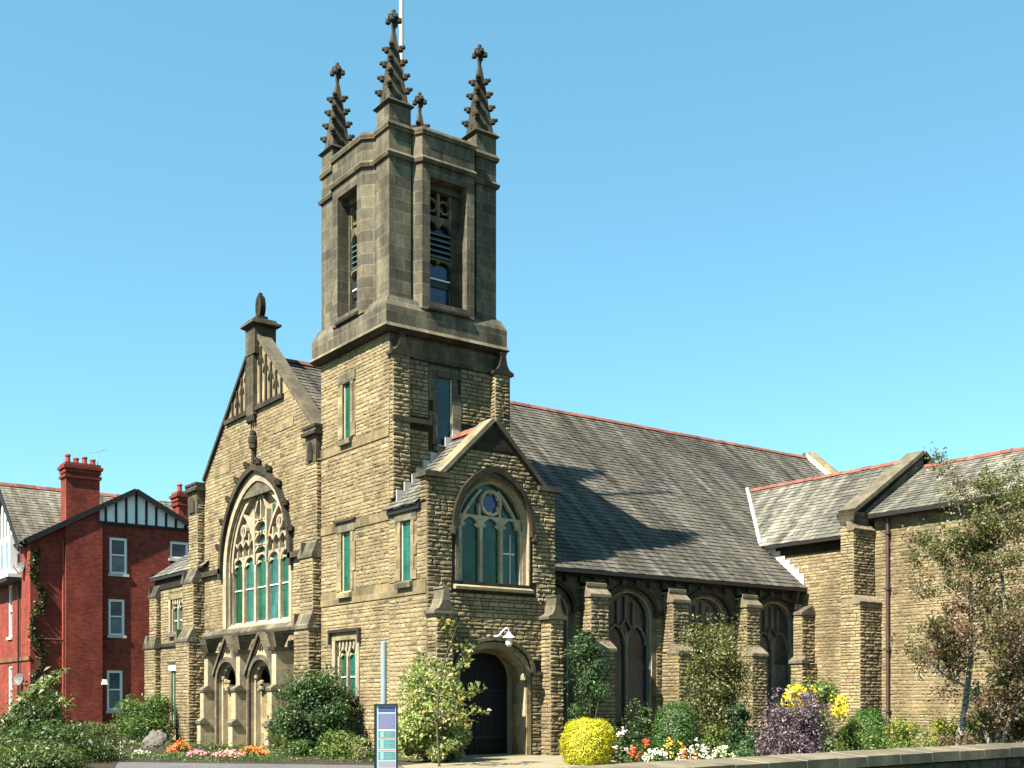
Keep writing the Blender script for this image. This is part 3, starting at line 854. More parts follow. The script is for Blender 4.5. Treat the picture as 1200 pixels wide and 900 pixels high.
# ---- main gable -----------------------------------------------
YG = 17.28; gp = PY(YG); GC = -39.0
arch_g = pointed(-41.78, -36.36, 6.45, 9.5, 12)
hole_g = opening(arch_g, 4.3)
av_g = opening(pointed(-42.15, -36.1, 6.45, 9.98, 12), 4.3)
out_g = [(-44.9, -0.3), (-33.8, -0.3), (-33.8, 10.0), (-34.25, 10.35), (GC, 14.75), (-43.6, 10.35), (-44.9, 10.0)]
mb = MB()
zone = [(-41.9, 12.05), (-36.1, 12.05), (GC, 14.9)]
wall(mb, gp, out_g, [hole_g, rect(-41.53, -39.71, 2.1, 3.3), rect(-38.59, -36.77, 2.1, 3.3)], [av_g, zone, rect(-45, -33.7, 3.85, 4.3), rect(-41.95, -36.2, -0.4, 4.2), rect(-43.0, -41.4, 10.2, 10.5), rect(-37.6, -36.0, 10.9, 11.2)], depth=[0.55, 1.3, 1.3], seed=31, rough=0.45, reveal="tracery_stone")
mb.prism(gp, [(-41.6, 12.15), (-36.4, 12.15), (GC, 14.7)], -0.02, 0.012, "buff_ashlar")
for b_ in (rect(-43.0, -41.4, 10.2, 10.5), rect(-37.6, -36.0, 10.9, 11.2)):
    mb.box(*bx(gp, b_[0][0], b_[2][0], b_[0][1], b_[1][1], -0.02, 0.03), "buff_ashlar")
mb.box(-44.9, -33.85, YG + 0.03, YG + 0.5, 9.0, 10.0, "dark_ashlar")
part(mb, "gable_wall")
# splayed jamb mouldings and hood with crockets
mb = MB()
a2 = pointed(-42.1, -36.15, 6.45, 9.93, 12)
mb.ring(gp, hole_g, opening(a2, 4.3), -0.02, 0.02, "tracery_stone", t=(1.0, 0.98, 0.95))
a25 = pointed(-41.70, -36.46, 6.45, 9.36, 12)
mb.ring(gp, opening(a25, 4.3), opening(pointed(-41.80, -36.34, 6.45, 9.52, 12), 4.3), -0.5, -0.10, "tracery_stone", t=(0.75, 0.72, 0.7))
a26 = pointed(-41.62, -36.54, 6.45, 9.3, 12)
mb.ring(gp, opening(a26, 4.3), opening(a25, 4.3), -0.5, -0.18, "tracery_stone", t=(0.9, 0.88, 0.85))
part(mb, "window_surround")
mb = MB()
a3 = pointed(-42.22, -36.03, 6.45, 10.05, 12)
mb.ring(gp, [(-42.06, 6.2)] + pointed(-42.06, -36.19, 6.45, 9.88, 12) + [(-36.19, 6.2)], [(-42.26, 6.2)] + pointed(-42.26, -35.99, 6.45, 10.1, 12) + [(-35.99, 6.2)], -0.02, 0.16, "soot_and_shade_stone")
hp = pointed(-42.36, -35.89, 6.45, 10.2, 12)
for i in (2, 4, 6, 8, 10, 12, 14, 16, 18, 20):
    p = hp[i]; c = gp(p[0], p[1], 0.12)
    mb.knob(c, 0.14, "soot_and_shade_stone"); mb.knob((c[0], c[1] - 0.08, c[2] + 0.07), 0.09, "soot_and_shade_stone")
mb.box(*bx(gp, -44.3, -42.06, 6.42, 6.62, -0.02, 0.16), "soot_and_shade_stone")
mb.box(*bx(gp, -36.2, -34.8, 6.42, 6.62, -0.02, 0.16), "soot_and_shade_stone")
# finial that rises from the hood
mb.tube([gp(GC - 0.1, 10.1, 0.1), gp(GC - 0.1, 11.0, 0.1)], [0.08, 0.07], "soot_and_shade_stone", 6)
for dz, r_ in ((10.75, 0.17), (10.95, 0.2), (11.2, 0.13)):
    mb.knob(gp(GC - 0.1, dz, 0.12), r_, "soot_and_shade_stone")
part(mb, "hood_mould")
# great window: five lights and flowing tracery
mb = MB(); mp = MB(); D = -0.30
x0, x1 = -41.15, -37.1
x0, x1 = -41.66, -36.5
lights(mb, mp, gp, x0, x1, 4.5, 6.55, 5, D, 0.16, "tracery_stone", "green_pane", bars=(5.72,), head=0.42, tints=GT)
w5 = (x1 - x0) / 5
inner = pointed(x0, x1, 6.45, 9.28, 12)
mb.ring(gp, [(x + (0.12 if x < GC else -0.12), z - 0.08) for x, z in inner], inner, D - 0.02, D + 0.15, "tracery_stone")
def sub(pts, wd=0.10, dd=0.13): mb.bar(gp, pts, wd * 0.8, D - 0.015, D + dd, "tracery_stone")
xl, xr = x0 + 2 * w5, x0 + 3 * w5
sub([(xl, 6.6), (xl, 8.45)], 0.16, 0.16); sub([(xr, 6.6), (xr, 8.45)], 0.16, 0.16)
sub(pointed(x0 + 0.05, xl, 6.75, 8.5, 7), 0.13); sub(pointed(xr, x1 - 0.05, 6.75, 8.5, 7), 0.13)
for k in (0.5, 1.0, 1.5, 3.5, 4.0, 4.5):
    xx = x0 + k * w5
    ztop = 7.45 if k in (0.5, 4.5) else 8.0 if k in (1.0, 4.0) else 7.75
    sub([(xx, 6.85), (xx, ztop)], 0.10)
for k in range(4):
    for base_ in (0, 3):
        a = x0 + (base_ + k * 0.5) * w5; sub(pointed(a, a + 0.5 * w5, 7.15, 7.5, 5), 0.07)
for cx in (x0 + w5, x0 + 4 * w5):
    mb.ring(gp, circle(cx, 7.88, 0.16, 12), circle(cx, 7.88, 0.25, 12), D, D + 0.12, "tracery_stone", True)
for z in (7.1, 7.55, 8.0):
    sub(pointed(xl, xr, z - 0.22, z + 0.12, 5), 0.09)
    sub([(xl, z + 0.2), ((xl + xr) / 2, z + 0.08), (xr, z + 0.2)], 0.07)
sub([((xl + xr) / 2, 8.1), ((xl + xr) / 2, 8.95)], 0.08)
sub([(xl, 8.4), (xl + 0.2, 8.75), ((xl + xr) / 2, 9.15)], 0.09); sub([(xr, 8.4), (xr - 0.2, 8.75), ((xl + xr) / 2, 9.15)], 0.09)
mb.hexa([gp(x0 - 0.05, 4.28, D), gp(x1 + 0.05, 4.28, D), gp(x1 + 0.05, 4.28, -0.02), gp(x0 - 0.05, 4.28, -0.02), gp(x0 - 0.05, 4.52, D), gp(x1 + 0.05, 4.52, D), gp(x1 + 0.05, 4.36, -0.02), gp(x0 - 0.05, 4.36, -0.02)], "tracery_stone")
o = part(mb, "window", "great five-light traceried window of the gable")
# blind upper panels between the tracery bars, with green glass in the eyes
up = opening(pointed(x0 + 0.03, x1 - 0.03, 6.5, 9.22, 12), 6.5)
mt = MB(); mt.prism(gp, up, D - 0.06, D - 0.03, "tracery_stone", (0.8, 0.74, 0.7)); part(mt, "tracery_panel", parent=o)
for cx, z0_, z1_, r_ in ((GC - 0.13, 6.7, 8.8, 0.26), (x0 + 1.0 * w5, 7.74, 8.04, 0.15), (x0 + 4.0 * w5, 7.74, 8.04, 0.15), (x0 + 1.72 * w5, 8.1, 8.62, 0.13), (x0 + 3.28 * w5, 8.0, 8.62, 0.13), (x0 + 0.25 * w5, 6.95, 7.2, 0.09), (x0 + 4.75 * w5, 6.95, 7.2, 0.09)):
    mp.face([gp(cx - r_, z0_, D - 0.02), gp(cx + r_, z0_, D - 0.02), gp(cx + r_, z1_, D - 0.02), gp(cx - r_, z1_, D - 0.02)], "green_pane" if cx != GC - 0.13 else "green_pane", (1.0, 0.9, 1.4))
part(mp, "pane", parent=o)
# gable coping, kneelers, top panels
mb = MB()
def coping(mb, pl, p0, p1, th, d0, d1, mat="coping_stone", t=(1, 1, 1)):
    dx, dy = p1[0] - p0[0], p1[1] - p0[1]; l = math.hypot(dx, dy); nx, ny = -dy / l, dx / l
    if ny < 0: nx, ny = -nx, -ny
    q = [p0, p1, (p1[0] + nx * th, p1[1] + ny * th), (p0[0] + nx * th, p0[1] + ny * th)]
    mb.prism(pl, q, d0, d1, mat, t)
    q2 = [(p[0] - nx * 0.1, p[1] - ny * 0.1) for p in (p0, p1)] + [p1, p0]
    mb.prism(pl, q2, d0 + 0.02, d1 - 0.08, "soot_and_shade_stone", t)
coping(mb, gp, (-34.0, 10.2), (GC, 14.72), 0.13, -0.42, 0.10, t=(1.0, 0.97, 0.9))
coping(mb, gp, (-43.9, 10.2), (GC, 14.72), 0.13, -0.42, 0.10, "soot_and_shade_stone")
part(mb, "gable_coping")
mb = MB()
mb.box(*bx(gp, -41.75, -36.75, 11.98, 12.14, -0.02, 0.12), "soot_and_shade_stone")
for k in range(-5, 6):
    x = GC + k * 0.42
    zt_ = 14.55 - abs(x - GC) * 0.885
    if abs(k) > 0 and zt_ > 12.3:
        mb.box(*bx(gp, x - 0.05, x + 0.05, 12.14, zt_, 0.0, 0.07), "soot_and_shade_stone")
        mb.bar(gp, pointed(x - 0.21 + (0.05 if k < 0 else 0), x + 0.16, zt_ - 0.6, zt_ - 0.3, 4), 0.05, 0.0, 0.06, "soot_and_shade_stone") if zt_ > 12.9 else None
mb.box(*bx(gp, GC - 0.55, GC + 0.05, 11.85, 13.99, -0.02, 0.17), "dark_ashlar", (0.8, 0.78, 0.75))
for k in range(3): mb.knob(gp(GC - 0.45 + k * 0.2, 11.72, 0.12), 0.11, "soot_and_shade_stone", sq=(1, 1, 1.5))
part(mb, "gable_panel")
mb = MB()
mb.box(GC - 0.55, GC + 0.25, YG - 0.2, YG + 0.62, 14.0, 14.95, "dark_ashlar", (0.75, 0.72, 0.7))
mb.frustum((GC - 0.15, YG + 0.21), 0.42, 0.43, 14.952, (GC - 0.15, YG + 0.21), 0.55, 0.56, 15.04, "soot_and_shade_stone")
mb.box(GC - 0.70, GC + 0.40, YG - 0.35, YG + 0.77, 15.042, 15.12, "dark_ashlar")
mb.frustum((GC - 0.15, YG + 0.21), 0.46, 0.47, 15.122, (GC - 0.15, YG + 0.21), 0.40, 0.41, 15.26, "soot_and_shade_stone")
o = part(mb, "gable_pedestal")
mb = MB()
fx, fy = GC - 0.15, YG + 0.2
pf = lambda u, v, d: (fx + u, fy - d, v)
ring_o = [(0.24 * math.cos(a), 15.78 + 0.42 * math.sin(a)) for a in [2 * math.pi * k / 18 for k in range(18)]]
ring_i = [(0.13 * math.cos(a), 15.78 + 0.27 * math.sin(a)) for a in [2 * math.pi * k / 18 for k in range(18)]]
mb.ring(pf, ring_i, ring_o, -0.1, 0.1, "soot_and_shade_stone", True); mb.ring(pf, ring_o, ring_i, 0.1, -0.1, "soot_and_shade_stone", True)
mb.prism(pf, [(-0.06, 15.4), (0.06, 15.4), (0.05, 16.1), (-0.05, 16.1)], -0.09, 0.09, "soot_and_shade_stone")
mb.prism(pf, [(-0.18, 15.74), (0.18, 15.74), (0.18, 15.86), (-0.18, 15.86)], -0.085, 0.085, "soot_and_shade_stone")
mb.box(fx - 0.2, fx + 0.2, fy - 0.2, fy + 0.2, 15.26, 15.42, "soot_and_shade_stone"); mb.knob((fx, fy, 16.22), 0.1, "soot_and_shade_stone")
part(mb, "finial", parent=o)
# buttresses of the gable
def front_buttress(x0, x1, stages, seed, top=None, xl=None):
    """stages: (z0, z1, front y); sloped caps between"""
    mb = MB()
    for i, (z0, z1, yb, xa, xb) in enumerate(stages):
        block(mb, xa, xb, yb, YG + 0.2, z0, z1, seed + i * 7, faces="fs")
    o = part(mb, "buttress")
    for i in range(len(stages) - 1):
        mc = MB()
        z1, yb = stages[i][1], stages[i][2]; yn = stages[i + 1][2]; xa, xb = stages[i][3], stages[i][4]
        pl = PY(YG)
        cap_slope(mc, pl, xa, xb, z1 - 0.02, z1 + 0.55, YG - yb, YG - yn, "dark_ashlar", 0.04)
        xn = stages[i + 1][3]
        if xn - xa > 0.05:
            mc.hexa([(xa - 0.05, yb - 0.05, z1), (xn + 0.02, yb - 0.05, z1), (xn + 0.02, YG + 0.1, z1), (xa - 0.05, YG + 0.1, z1),
                     (xa - 0.05, yb - 0.05, z1 + 0.08), (xn + 0.02, yb - 0.05, z1 + 0.5), (xn + 0.02, YG + 0.1, z1 + 0.5), (xa - 0.05, YG + 0.1, z1 + 0.08)], "dark_ashlar", (0.9, 0.9, 0.9))
        part(mc, "buttress_cap", parent=o)
    if top:
        mc = MB()
        xa, xb, yb = stages[-1][3], stages[-1][4], stages[-1][2]
        mc.box(xa - 0.02, xb + 0.02, yb - 0.02, YG + 0.3, top - 1.15, top - 0.28, "dark_ashlar", (0.85, 0.83, 0.8))
        mc.prism(PY(yb - 0.02), pointed(xa + 0.2, xb - 0.2, top - 0.75, top - 0.45, 4) + [(xb - 0.2, top - 1.1), (xa + 0.2, top - 1.1)], 0.0, 0.05, "soot_and_shade_stone")
        mc.box(xa - 0.12, xb + 0.14, yb - 0.14, YG + 0.5, top - 0.28, top - 0.17, "soot_and_shade_stone")
        mc.box(xa - 0.06, xb + 0.08, yb - 0.08, YG + 0.5, top - 0.17, top - 0.05, "dark_ashlar")
        mc.box(xa - 0.1, xb + 0.12, yb - 0.12, YG + 0.5, top - 0.05, top + 0.04, "soot_and_shade_stone")
        part(mc, "buttress_cap", parent=o)
front_buttress(0, 0, [(-0.3, 3.95, 16.72, -34.85, -33.82), (3.95, 6.25, 16.86, -34.72, -33.80), (6.25, 9.7, 17.0, -34.5, -33.79)], 41, top=10.45)
front_buttress(0, 0, [(-0.3, 3.95, 16.62, -45.35, -43.96), (3.95, 6.25, 16.80, -45.1, -43.95), (6.25, 9.3, 16.97, -44.85, -43.94)], 61, top=10.1)
mb = MB()     # sill string of the great window
mb.box(*bx(gp, -43.95, -34.85, 4.0, 4.1, -0.02, 0.14), "soot_and_shade_stone")
mb.hexa([gp(-43.95, 4.1, -0.02), gp(-34.85, 4.1, -0.02), gp(-34.85, 4.1, 0.14), gp(-43.95, 4.1, 0.14), gp(-43.95, 4.3, -0.02), gp(-34.85, 4.3, -0.02), gp(-34.85, 4.14, 0.14), gp(-43.95, 4.14, 0.14)], "dark_ashlar")
part(mb, "string_course")
# blind double doorway under the great window
def blind_door(c, hw):
    mb = MB(); yb = 16.86; pl = PY(yb)
    ar = pointed(c - hw, c + hw, 2.25, 3.05, 8)
    zt_ = 3.92; sl = lambda x: zt_ - abs(x - c) * 1.15
    poly = [(c - hw - 0.35, -0.2), (c - hw, -0.2)] + ar + [(c + hw, -0.2), (c + hw + 0.35, -0.2), (c + hw + 0.35, sl(c + hw + 0.35)), (c, zt_), (c - hw - 0.35, sl(c - hw - 0.35))]
    mb.prism(pl, poly, -0.36, 0.0, "tracery_stone", (1.0, 0.98, 0.92))
    mb.ring(pl, opening(ar, -0.1), opening(pointed(c - hw - 0.14, c + hw + 0.14, 2.25, 3.22, 8), -0.1), -0.02, 0.08, "dark_ashlar")
    mb.ring(pl, opening(pointed(c - hw + 0.12, c + hw - 0.12, 2.25, 2.9, 8), -0.1), opening(ar, -0.1), -0.33, -0.14, "tracery_stone")
    # gablet coping
    for s_ in (-1, 1):
        coping(mb, pl, (c + s_ * (hw + 0.32), sl(c + hw + 0.32)), (c, zt_), 0.13, -0.1, 0.12, "dark_ashlar", (0.95, 0.93, 0.9))
    for dx, dz in ((0, 3.55), (-0.1, 3.44), (0.1, 3.44)): mb.knob(pl(c + dx, dz, 0.0), 0.09, "soot_and_shade_stone")
    # recessed panel with foliated cusps and stone blocking
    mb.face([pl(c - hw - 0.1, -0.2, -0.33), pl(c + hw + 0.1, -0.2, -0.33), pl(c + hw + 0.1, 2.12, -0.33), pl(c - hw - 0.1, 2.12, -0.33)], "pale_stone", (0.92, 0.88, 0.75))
    mb.face([pl(c - hw - 0.1, 2.1, -1.2), pl(c + hw + 0.1, 2.1, -1.2), pl(c + hw + 0.1, 3.3, -1.45), pl(c - hw - 0.1, 3.3, -1.45)], "soot_and_shade_stone", (0.35, 0.3, 0.25))  # back of the niche head tinted near black: painted shade
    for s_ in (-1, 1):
        xx = c + s_ * (hw - 0.02); mb.face([pl(xx, 2.13, -0.37), pl(xx, 3.29, -0.37), pl(xx, 3.29, -1.40), pl(xx, 2.13, -1.40)], "soot_and_shade_stone", (0.3, 0.27, 0.25))  # dark tint on sides, floor and top paints the shade inside the niche
    mb.face([pl(c - hw, 2.125, -0.40), pl(c + hw, 2.125, -0.40), pl(c + hw, 2.125, -1.4), pl(c - hw, 2.125, -1.4)], "soot_and_shade_stone", (0.4, 0.36, 0.33))
    mb.face([pl(c - hw, 3.28, -0.37), pl(c + hw, 3.28, -0.37), pl(c + hw, 3.28, -1.4), pl(c - hw, 3.28, -1.4)], "soot_and_shade_stone", (0.4, 0.36, 0.33))
    for k in range(5):
        th = math.pi * (k + 0.5) / 5
        mb.knob(pl(c + (hw - 0.10) * math.cos(th), 2.25 + 0.66 * math.sin(th), -0.16), 0.10, "tracery_stone", (0.9, 0.9, 0.85))
    r_ = random.Random(int(abs(c) * 10))
    for k in range(9):
        mb.knob(pl(c - hw * 0.62 + r_.uniform(-0.14, 0.22), 2.12 + r_.uniform(-0.12, 0.22), -0.2), r_.uniform(0.06, 0.11), "pale_stone")
    for k in range(8):
        mb.knob(pl(c + r_.uniform(-0.6, 0.7) * hw, 2.08 + r_.uniform(-0.12, 0.08), -0.27), r_.uniform(0.07, 0.12), "dark_ashlar", (0.5, 0.48, 0.45))
    return part(mb, "blind_doorway")
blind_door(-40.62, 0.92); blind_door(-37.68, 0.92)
def shaft(x):
    mb = MB()
    for z0, z1, p in ((-0.2, 0.75, 0.52), (0.75, 1.95, 0.40), (1.95, 3.3, 0.24)):
        mb.box(x - 0.17, x + 0.17, 16.86 - p, 17.3, z0, z1, "tracery_stone", (1.0, 0.97, 0.9))
    for z, p, q in ((0.75, 0.52, 0.40), (1.95, 0.40, 0.24)):
        cap_slope(mb, PY(16.86), x - 0.17, x + 0.17, z, z + 0.24, p, q, "dark_ashlar", 0.05)
    mb.box(x - 0.24, x + 0.24, 16.86 - 0.34, 17.0, 3.3, 3.42, "soot_and_shade_stone")
    mb.frustum((x, 16.78), 0.3, 0.3, 3.9, (x, 16.78), 0.16, 0.14, 3.42, "dark_ashlar", (0.9, 0.85, 0.8))
    part(mb, "niche_buttress")
for x in (-42.15, -39.15, -36.15): shaft(x)

# ---- left aisle -------------------------------------------------
ap = PY(YF + 0.02)
w1 = two_light(ap, -47.45, -45.95, 4.45, 5.8, 0.14, hood=False)
w2 = slit("a", ap, -47.3, -46.75, 0.4, 2.85, t=(0.6, 0.8, 0.6), lintel="white_paint", sill=False)
mb = MB()
wall(mb, ap, [(-49.3, -0.3), (-45.0, -0.3), (-45.0, 6.75), (-49.3, 6.75)], [w1[0], w2[0]], [w1[1], w2[1], rect(-50, -44.9, 3.85, 4.1), rect(-50, -44.9, 6.3, 6.8)], depth=0.26, seed=81, rough=0.6)
mb.box(*bx(ap, -49.25, -45.0, 6.3, 6.75, -0.05, 0.06), "soot_and_shade_stone", (0.5, 0.5, 0.5))
mb.box(*bx(ap, -48.66, -45.35, 3.86, 4.0, -0.05, 0.10), "soot_and_shade_stone")
mb.face([(-49.3, 17.2, -0.3), (-49.3, 24, -0.3), (-49.3, 24, 6.75), (-49.3, 17.2, 6.75)], "buff_ashlar")
part(mb, "aisle_wall")
front_buttress(0, 0, [(-0.3, 3.85, 16.93, -49.95, -48.66), (3.85, 6.0, 16.97, -49.45, -48.65), (6.0, 6.25, 17.15, -49.3, -48.8)], 91)
mb = MB()
eY, eX, eZ, rise = 16.98, -49.45, 6.82, 0.84
S = Vector((0, 1, rise)).normalized()
slates(mb, (eX, eY, eZ), (1, 0, 0), S, 6.0, 5.0, "pale_slate", random.Random(5), inside=lambda u, s_: u > s_ / math.hypot(1, rise))
S2 = Vector((1, 0, rise)).normalized()
slates(mb, (eX, eY, eZ), (0, 1, 0), S2, 6.0, 5.0, "pale_slate", random.Random(6), inside=lambda u, s_: u > s_ / math.hypot(1, rise))
for pts in ([(eX, eY, eZ), (eX + 6, eY, eZ), (eX + 6, eY + 4, eZ + 4 * rise), (eX + 4, eY + 4, eZ + 4 * rise)], [(eX, eY, eZ), (eX + 4, eY + 4, eZ + 4 * rise), (eX + 4, eY + 7, eZ + 4 * rise), (eX, eY + 7, eZ)]):
    mb.face([(x, y, z - 0.02) for x, y, z in pts], "pale_slate", (0.5, 0.5, 0.5))
mb.box(eX + 0.02, -45.0, eY + 0.01, eY + 0.12, eZ - 0.12, eZ - 0.03, "black_iron")
part(mb, "aisle_roof")

# ---- porch --------------------------------------------------------
pp = PX(XP)
PYM = 19.45
mb = MB()
w_p1 = slit("p1", fr, -28.82, -28.24, 5.05, 6.75, t=(1.5, 1.25, 1.6), hood=False)  # pane tint raised so the colour carries a reflection
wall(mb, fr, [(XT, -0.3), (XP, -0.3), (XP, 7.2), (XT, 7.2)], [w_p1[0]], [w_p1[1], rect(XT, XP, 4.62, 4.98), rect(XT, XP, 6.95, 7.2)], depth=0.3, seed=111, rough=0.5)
for h in subtract([(XT, XP - 0.02)], spans(w_p1[1], 4.8)):
    mb.box(*bx(fr, h[0], h[1], 4.62, 4.98, -0.02, 0.030), "buff_ashlar", (0.75, 0.72, 0.7))
mb.box(*bx(fr, XT, XP - 0.3, 7.0, 7.18, -0.05, 0.10), "black_iron")
mb.box(XP - 0.34, XP - 0.02, YF, YF + 0.5, 7.15, 8.05, "buff_ashlar")
stones(mb, fr, rect(XP - 0.34, XP, 7.2, 8.05), [], seed=113)
win_a = pointed(18.22, 20.74, 6.62, 8.05, 10)
hole_w = opening(win_a, 5.02)
door_a = rounded(18.26, 20.62, 2.25, 3.14, 15, 2.2)
hole_d = opening(door_a, -0.02); DD = 0.95
outp = [(YF, -0.3), (21.72, -0.3), (21.72, 7.9), (21.15, 7.95), (PYM, 9.6), (17.75, 7.95), (YF, 7.9)]
hood_w = opening(pointed(18.02, 20.85, 6.62, 8.32, 10), 4.9)
hood_d = opening(rounded(18.05, 20.83, 2.25, 3.38, 15, 2.2), -0.3)
wall(mb, pp, outp, [hole_w, hole_d], [hood_w, hood_d, rect(18.0, 21.0, 4.72, 5.0), rect(20.4, 21.2, 2.55, 2.75), [(18.55, 8.85), (20.35, 8.85), (PYM, 9.6)]], depth=[0.36, DD], seed=121, rough=0.95, joint=0.3, flat="dark_ashlar", reveal="tracery_stone")  # side-wall joints darkened by tint to paint shade between the stones
mb.box(*bx(pp, 21.0, 21.7, -0.3, 0.0, -0.02, 0.02), "dark_ashlar")
mb.prism(pp, [(18.75, 8.85), (20.15, 8.85), (PYM, 9.5)], -0.02, 0.035, "soot_and_shade_stone", (0.8, 0.75, 0.7))
mb.face([(XP, 21.72, -0.3), (XT, 21.72, -0.3), (XT, 21.72, 7.2), (XP, 21.72, 7.2)], "buff_ashlar")
part(mb, "porch_wall")
mb = MB()
mb.ring(pp, hole_w, opening(pointed(18.12, 20.75, 6.62, 8.2, 10), 5.02), -0.02, 0.03, "dark_ashlar", t=(1.1, 1.05, 1.0))
mb.ring(pp, opening(pointed(18.36, 20.62, 6.62, 7.92, 10), 5.02), opening(pointed(18.2, 20.76, 6.62, 8.06, 10), 5.02), -0.36, -0.16, "tracery_stone", t=(0.85, 0.8, 0.75))
mb.ring(pp, [(18.12, 6.45)] + pointed(18.12, 20.75, 6.62, 8.2, 10) + [(20.75, 6.45)], [(17.98, 6.45)] + pointed(17.98, 20.89, 6.62, 8.38, 10) + [(20.89, 6.45)], -0.02, 0.15, "soot_and_shade_stone")
for y in (18.0, 20.88): mb.knob((XP + 0.1, y, 6.4), 0.13, "soot_and_shade_stone", sq=(1, 1, 1.2))
mb.hexa([pp(18.05, 4.78, -0.05), pp(20.8, 4.78, -0.05), pp(20.8, 4.78, 0.15), pp(18.05, 4.78, 0.15), pp(18.05, 5.03, -0.3), pp(20.8, 5.03, -0.3), pp(20.8, 4.86, 0.16), pp(18.05, 4.86, 0.16)], "tracery_stone", (0.9, 0.85, 0.78))
part(mb, "window_surround")
mb = MB(); mp = MB(); D = -0.30
lights(mb, mp, pp, 18.42, 20.58, 5.0, 6.62, 3, D, 0.10, "tracery_stone", "green_pane", head=0.36, tints=[(0.62, 0.65, 0.7), (0.55, 0.72, 0.66), (0.85, 0.62, 0.9)], bars=())
mb.box(*bx(pp, 19.82, 20.4, 5.92, 5.95, D + 0.01, D + 0.03), "white_paint")
mb.box(*bx(pp, 20.22, 20.25, 5.05, 6.5, D + 0.01, D + 0.03), "white_paint", (0.6, 0.6, 0.6))
mb.ring(pp, circle(PYM + 0.05, 7.36, 0.30, 20), circle(PYM + 0.05, 7.36, 0.38, 20), D - 0.01, D + 0.12, "tracery_stone", True)
for k in range(6):
    th = math.pi / 6 + k * math.pi / 3
    mb.knob(pp(PYM + 0.05 + 0.29 * math.cos(th), 7.36 + 0.29 * math.sin(th), D + 0.05), 0.065, "tracery_stone")
for s_ in (-1, 1):
    mb.bar(pp, [(PYM + s_ * 0.36, 6.75), (PYM + s_ * 0.36, 7.3)], 0.07, D - 0.01, D + 0.11, "tracery_stone")
    mb.bar(pp, [(PYM + s_ * 1.0, 6.7), (PYM + s_ * 0.85, 7.05), (PYM + s_ * 0.55, 7.45), (PYM + s_ * 0.3, 7.72)], 0.08, D - 0.01, D + 0.11, "tracery_stone")
o = part(mb, "window", "three-light porch window with a blue rose in its head")
ua = opening(pointed(18.36, 20.62, 6.62, 7.95, 10), 6.5)
mp.prism(pp, ua, D - 0.03, D - 0.012, "green_pane", (0.5, 0.55, 0.5))
mp.prism(pp, circle(PYM + 0.05, 7.36, 0.31, 18), D - 0.01, D, "blue_pane", (1.5, 0.9, 1.5))
part(mp, "pane", parent=o)
# door
mb = MB()
mb.ring(pp, hole_d, opening(rounded(18.1, 20.78, 2.25, 3.32, 15, 2.2), -0.02), -0.02, 0.04, "buff_ashlar", t=(1.0, 0.95, 0.88))
mb.ring(pp, opening(rounded(18.36, 20.54, 2.25, 3.02, 15, 2.2), -0.02), opening(rounded(18.24, 20.64, 2.25, 3.16, 15, 2.2), -0.02), -0.6, -0.36, "buff_ashlar", t=(0.9, 0.85, 0.8))
mb.knob(pp(20.5, 2.3, 0.02), 0.09, "pale_stone", sq=(1.3, 1, 1.4))
part(mb, "door_arch")
mb = MB()
ho = rounded(17.98, 20.90, 2.40, 3.46, 15, 2.1); hi = rounded(18.08, 20.80, 2.34, 3.36, 15, 2.1)
mb.ring(pp, hi, ho, -0.02, 0.13, "dark_ashlar", t=(0.9, 0.85, 0.8))
mb.box(*bx(pp, 20.82, 21.17, 2.38, 2.48, -0.02, 0.12), "dark_ashlar"); mb.box(*bx(pp, 17.77, 18.04, 2.38, 2.48, -0.02, 0.12), "dark_ashlar")
part(mb, "hood_mould")
mb = MB()
mb.prism(pp, opening(rounded(18.12, 20.78, 2.3, 3.4, 13, 2.4), -0.1), -DD - 0.12, -DD - 0.002, "dark_door")
for k in range(9):
    y = 18.45 + k * 0.245; mb.box(*bx(pp, y, y + 0.02, 0.02, 2.6, -DD - 0.01, -DD + 0.012), "dark_door", (1.6, 1.6, 1.6))
for z in (0.5, 1.9):
    mb.box(*bx(pp, 18.36, 20.5, z, z + 0.06, -DD - 0.01, -DD + 0.03), "black_iron", (0.4, 0.4, 0.4))
o = part(mb, "door", "dark arched timber door set deep in the porch")
mb = MB(); mb.ring(pp, circle(19.6, 1.15, 0.05, 10), circle(19.6, 1.15, 0.08, 10), -DD, -DD + 0.05, "black_iron", True); part(mb, "handle", parent=o)
mb = MB(); mb.box(*bx(pp, 18.25, 20.63, -0.1, 0.03, -DD, 0.12), "pale_stone"); part(mb, "doorstep")
def porch_buttress(x1, y0, y1, zc, zt, seed):
    mb = MB(); block(mb, XP, x1, y0, y1, -0.3, zc, seed, rough=1.15)
    o = part(mb, "buttress"); mc = MB(); ogee_cap(mc, XP, x1, y0, y1, zc, zt, "dark_ashlar"); part(mc, "buttress_cap", parent=o)
porch_buttress(-26.95, YF + 0.003, 17.77, 4.08, 4.78, 131); porch_buttress(-26.97, 21.17, 21.68, 4.08, 4.75, 137)
# porch coping and roof
mb = MB()
coping(mb, pp, (17.62, 7.90), (PYM, 9.68), 0.12, -0.55, 0.10, t=(1.75, 1.7, 1.5)); coping(mb, pp, (21.28, 7.90), (PYM, 9.68), 0.12, -0.55, 0.10, t=(0.8, 0.8, 0.8))  # sunward slope tinted lighter, far slope darker: sunlight put into the colour
for y0, y1 in ((YF - 0.12, 17.86), (21.04, 21.9)):
    mb.box(XP - 0.55, XP + 0.12, y0, y1, 7.86, 8.0, "coping_stone", (0.7, 0.68, 0.66))
part(mb, "porch_coping")
mb = MB()
rise = (9.56 - 7.15) / (PYM - 17.02); S = Vector((0, 1, rise)).normalized(); L = math.hypot(PYM - 17.02, 2.41)
slates(mb, (XT, 17.02, 7.15), (1, 0, 0), S, XP - 0.34 - XT, L, "pale_slate", random.Random(9), row=0.2, wid=0.24)
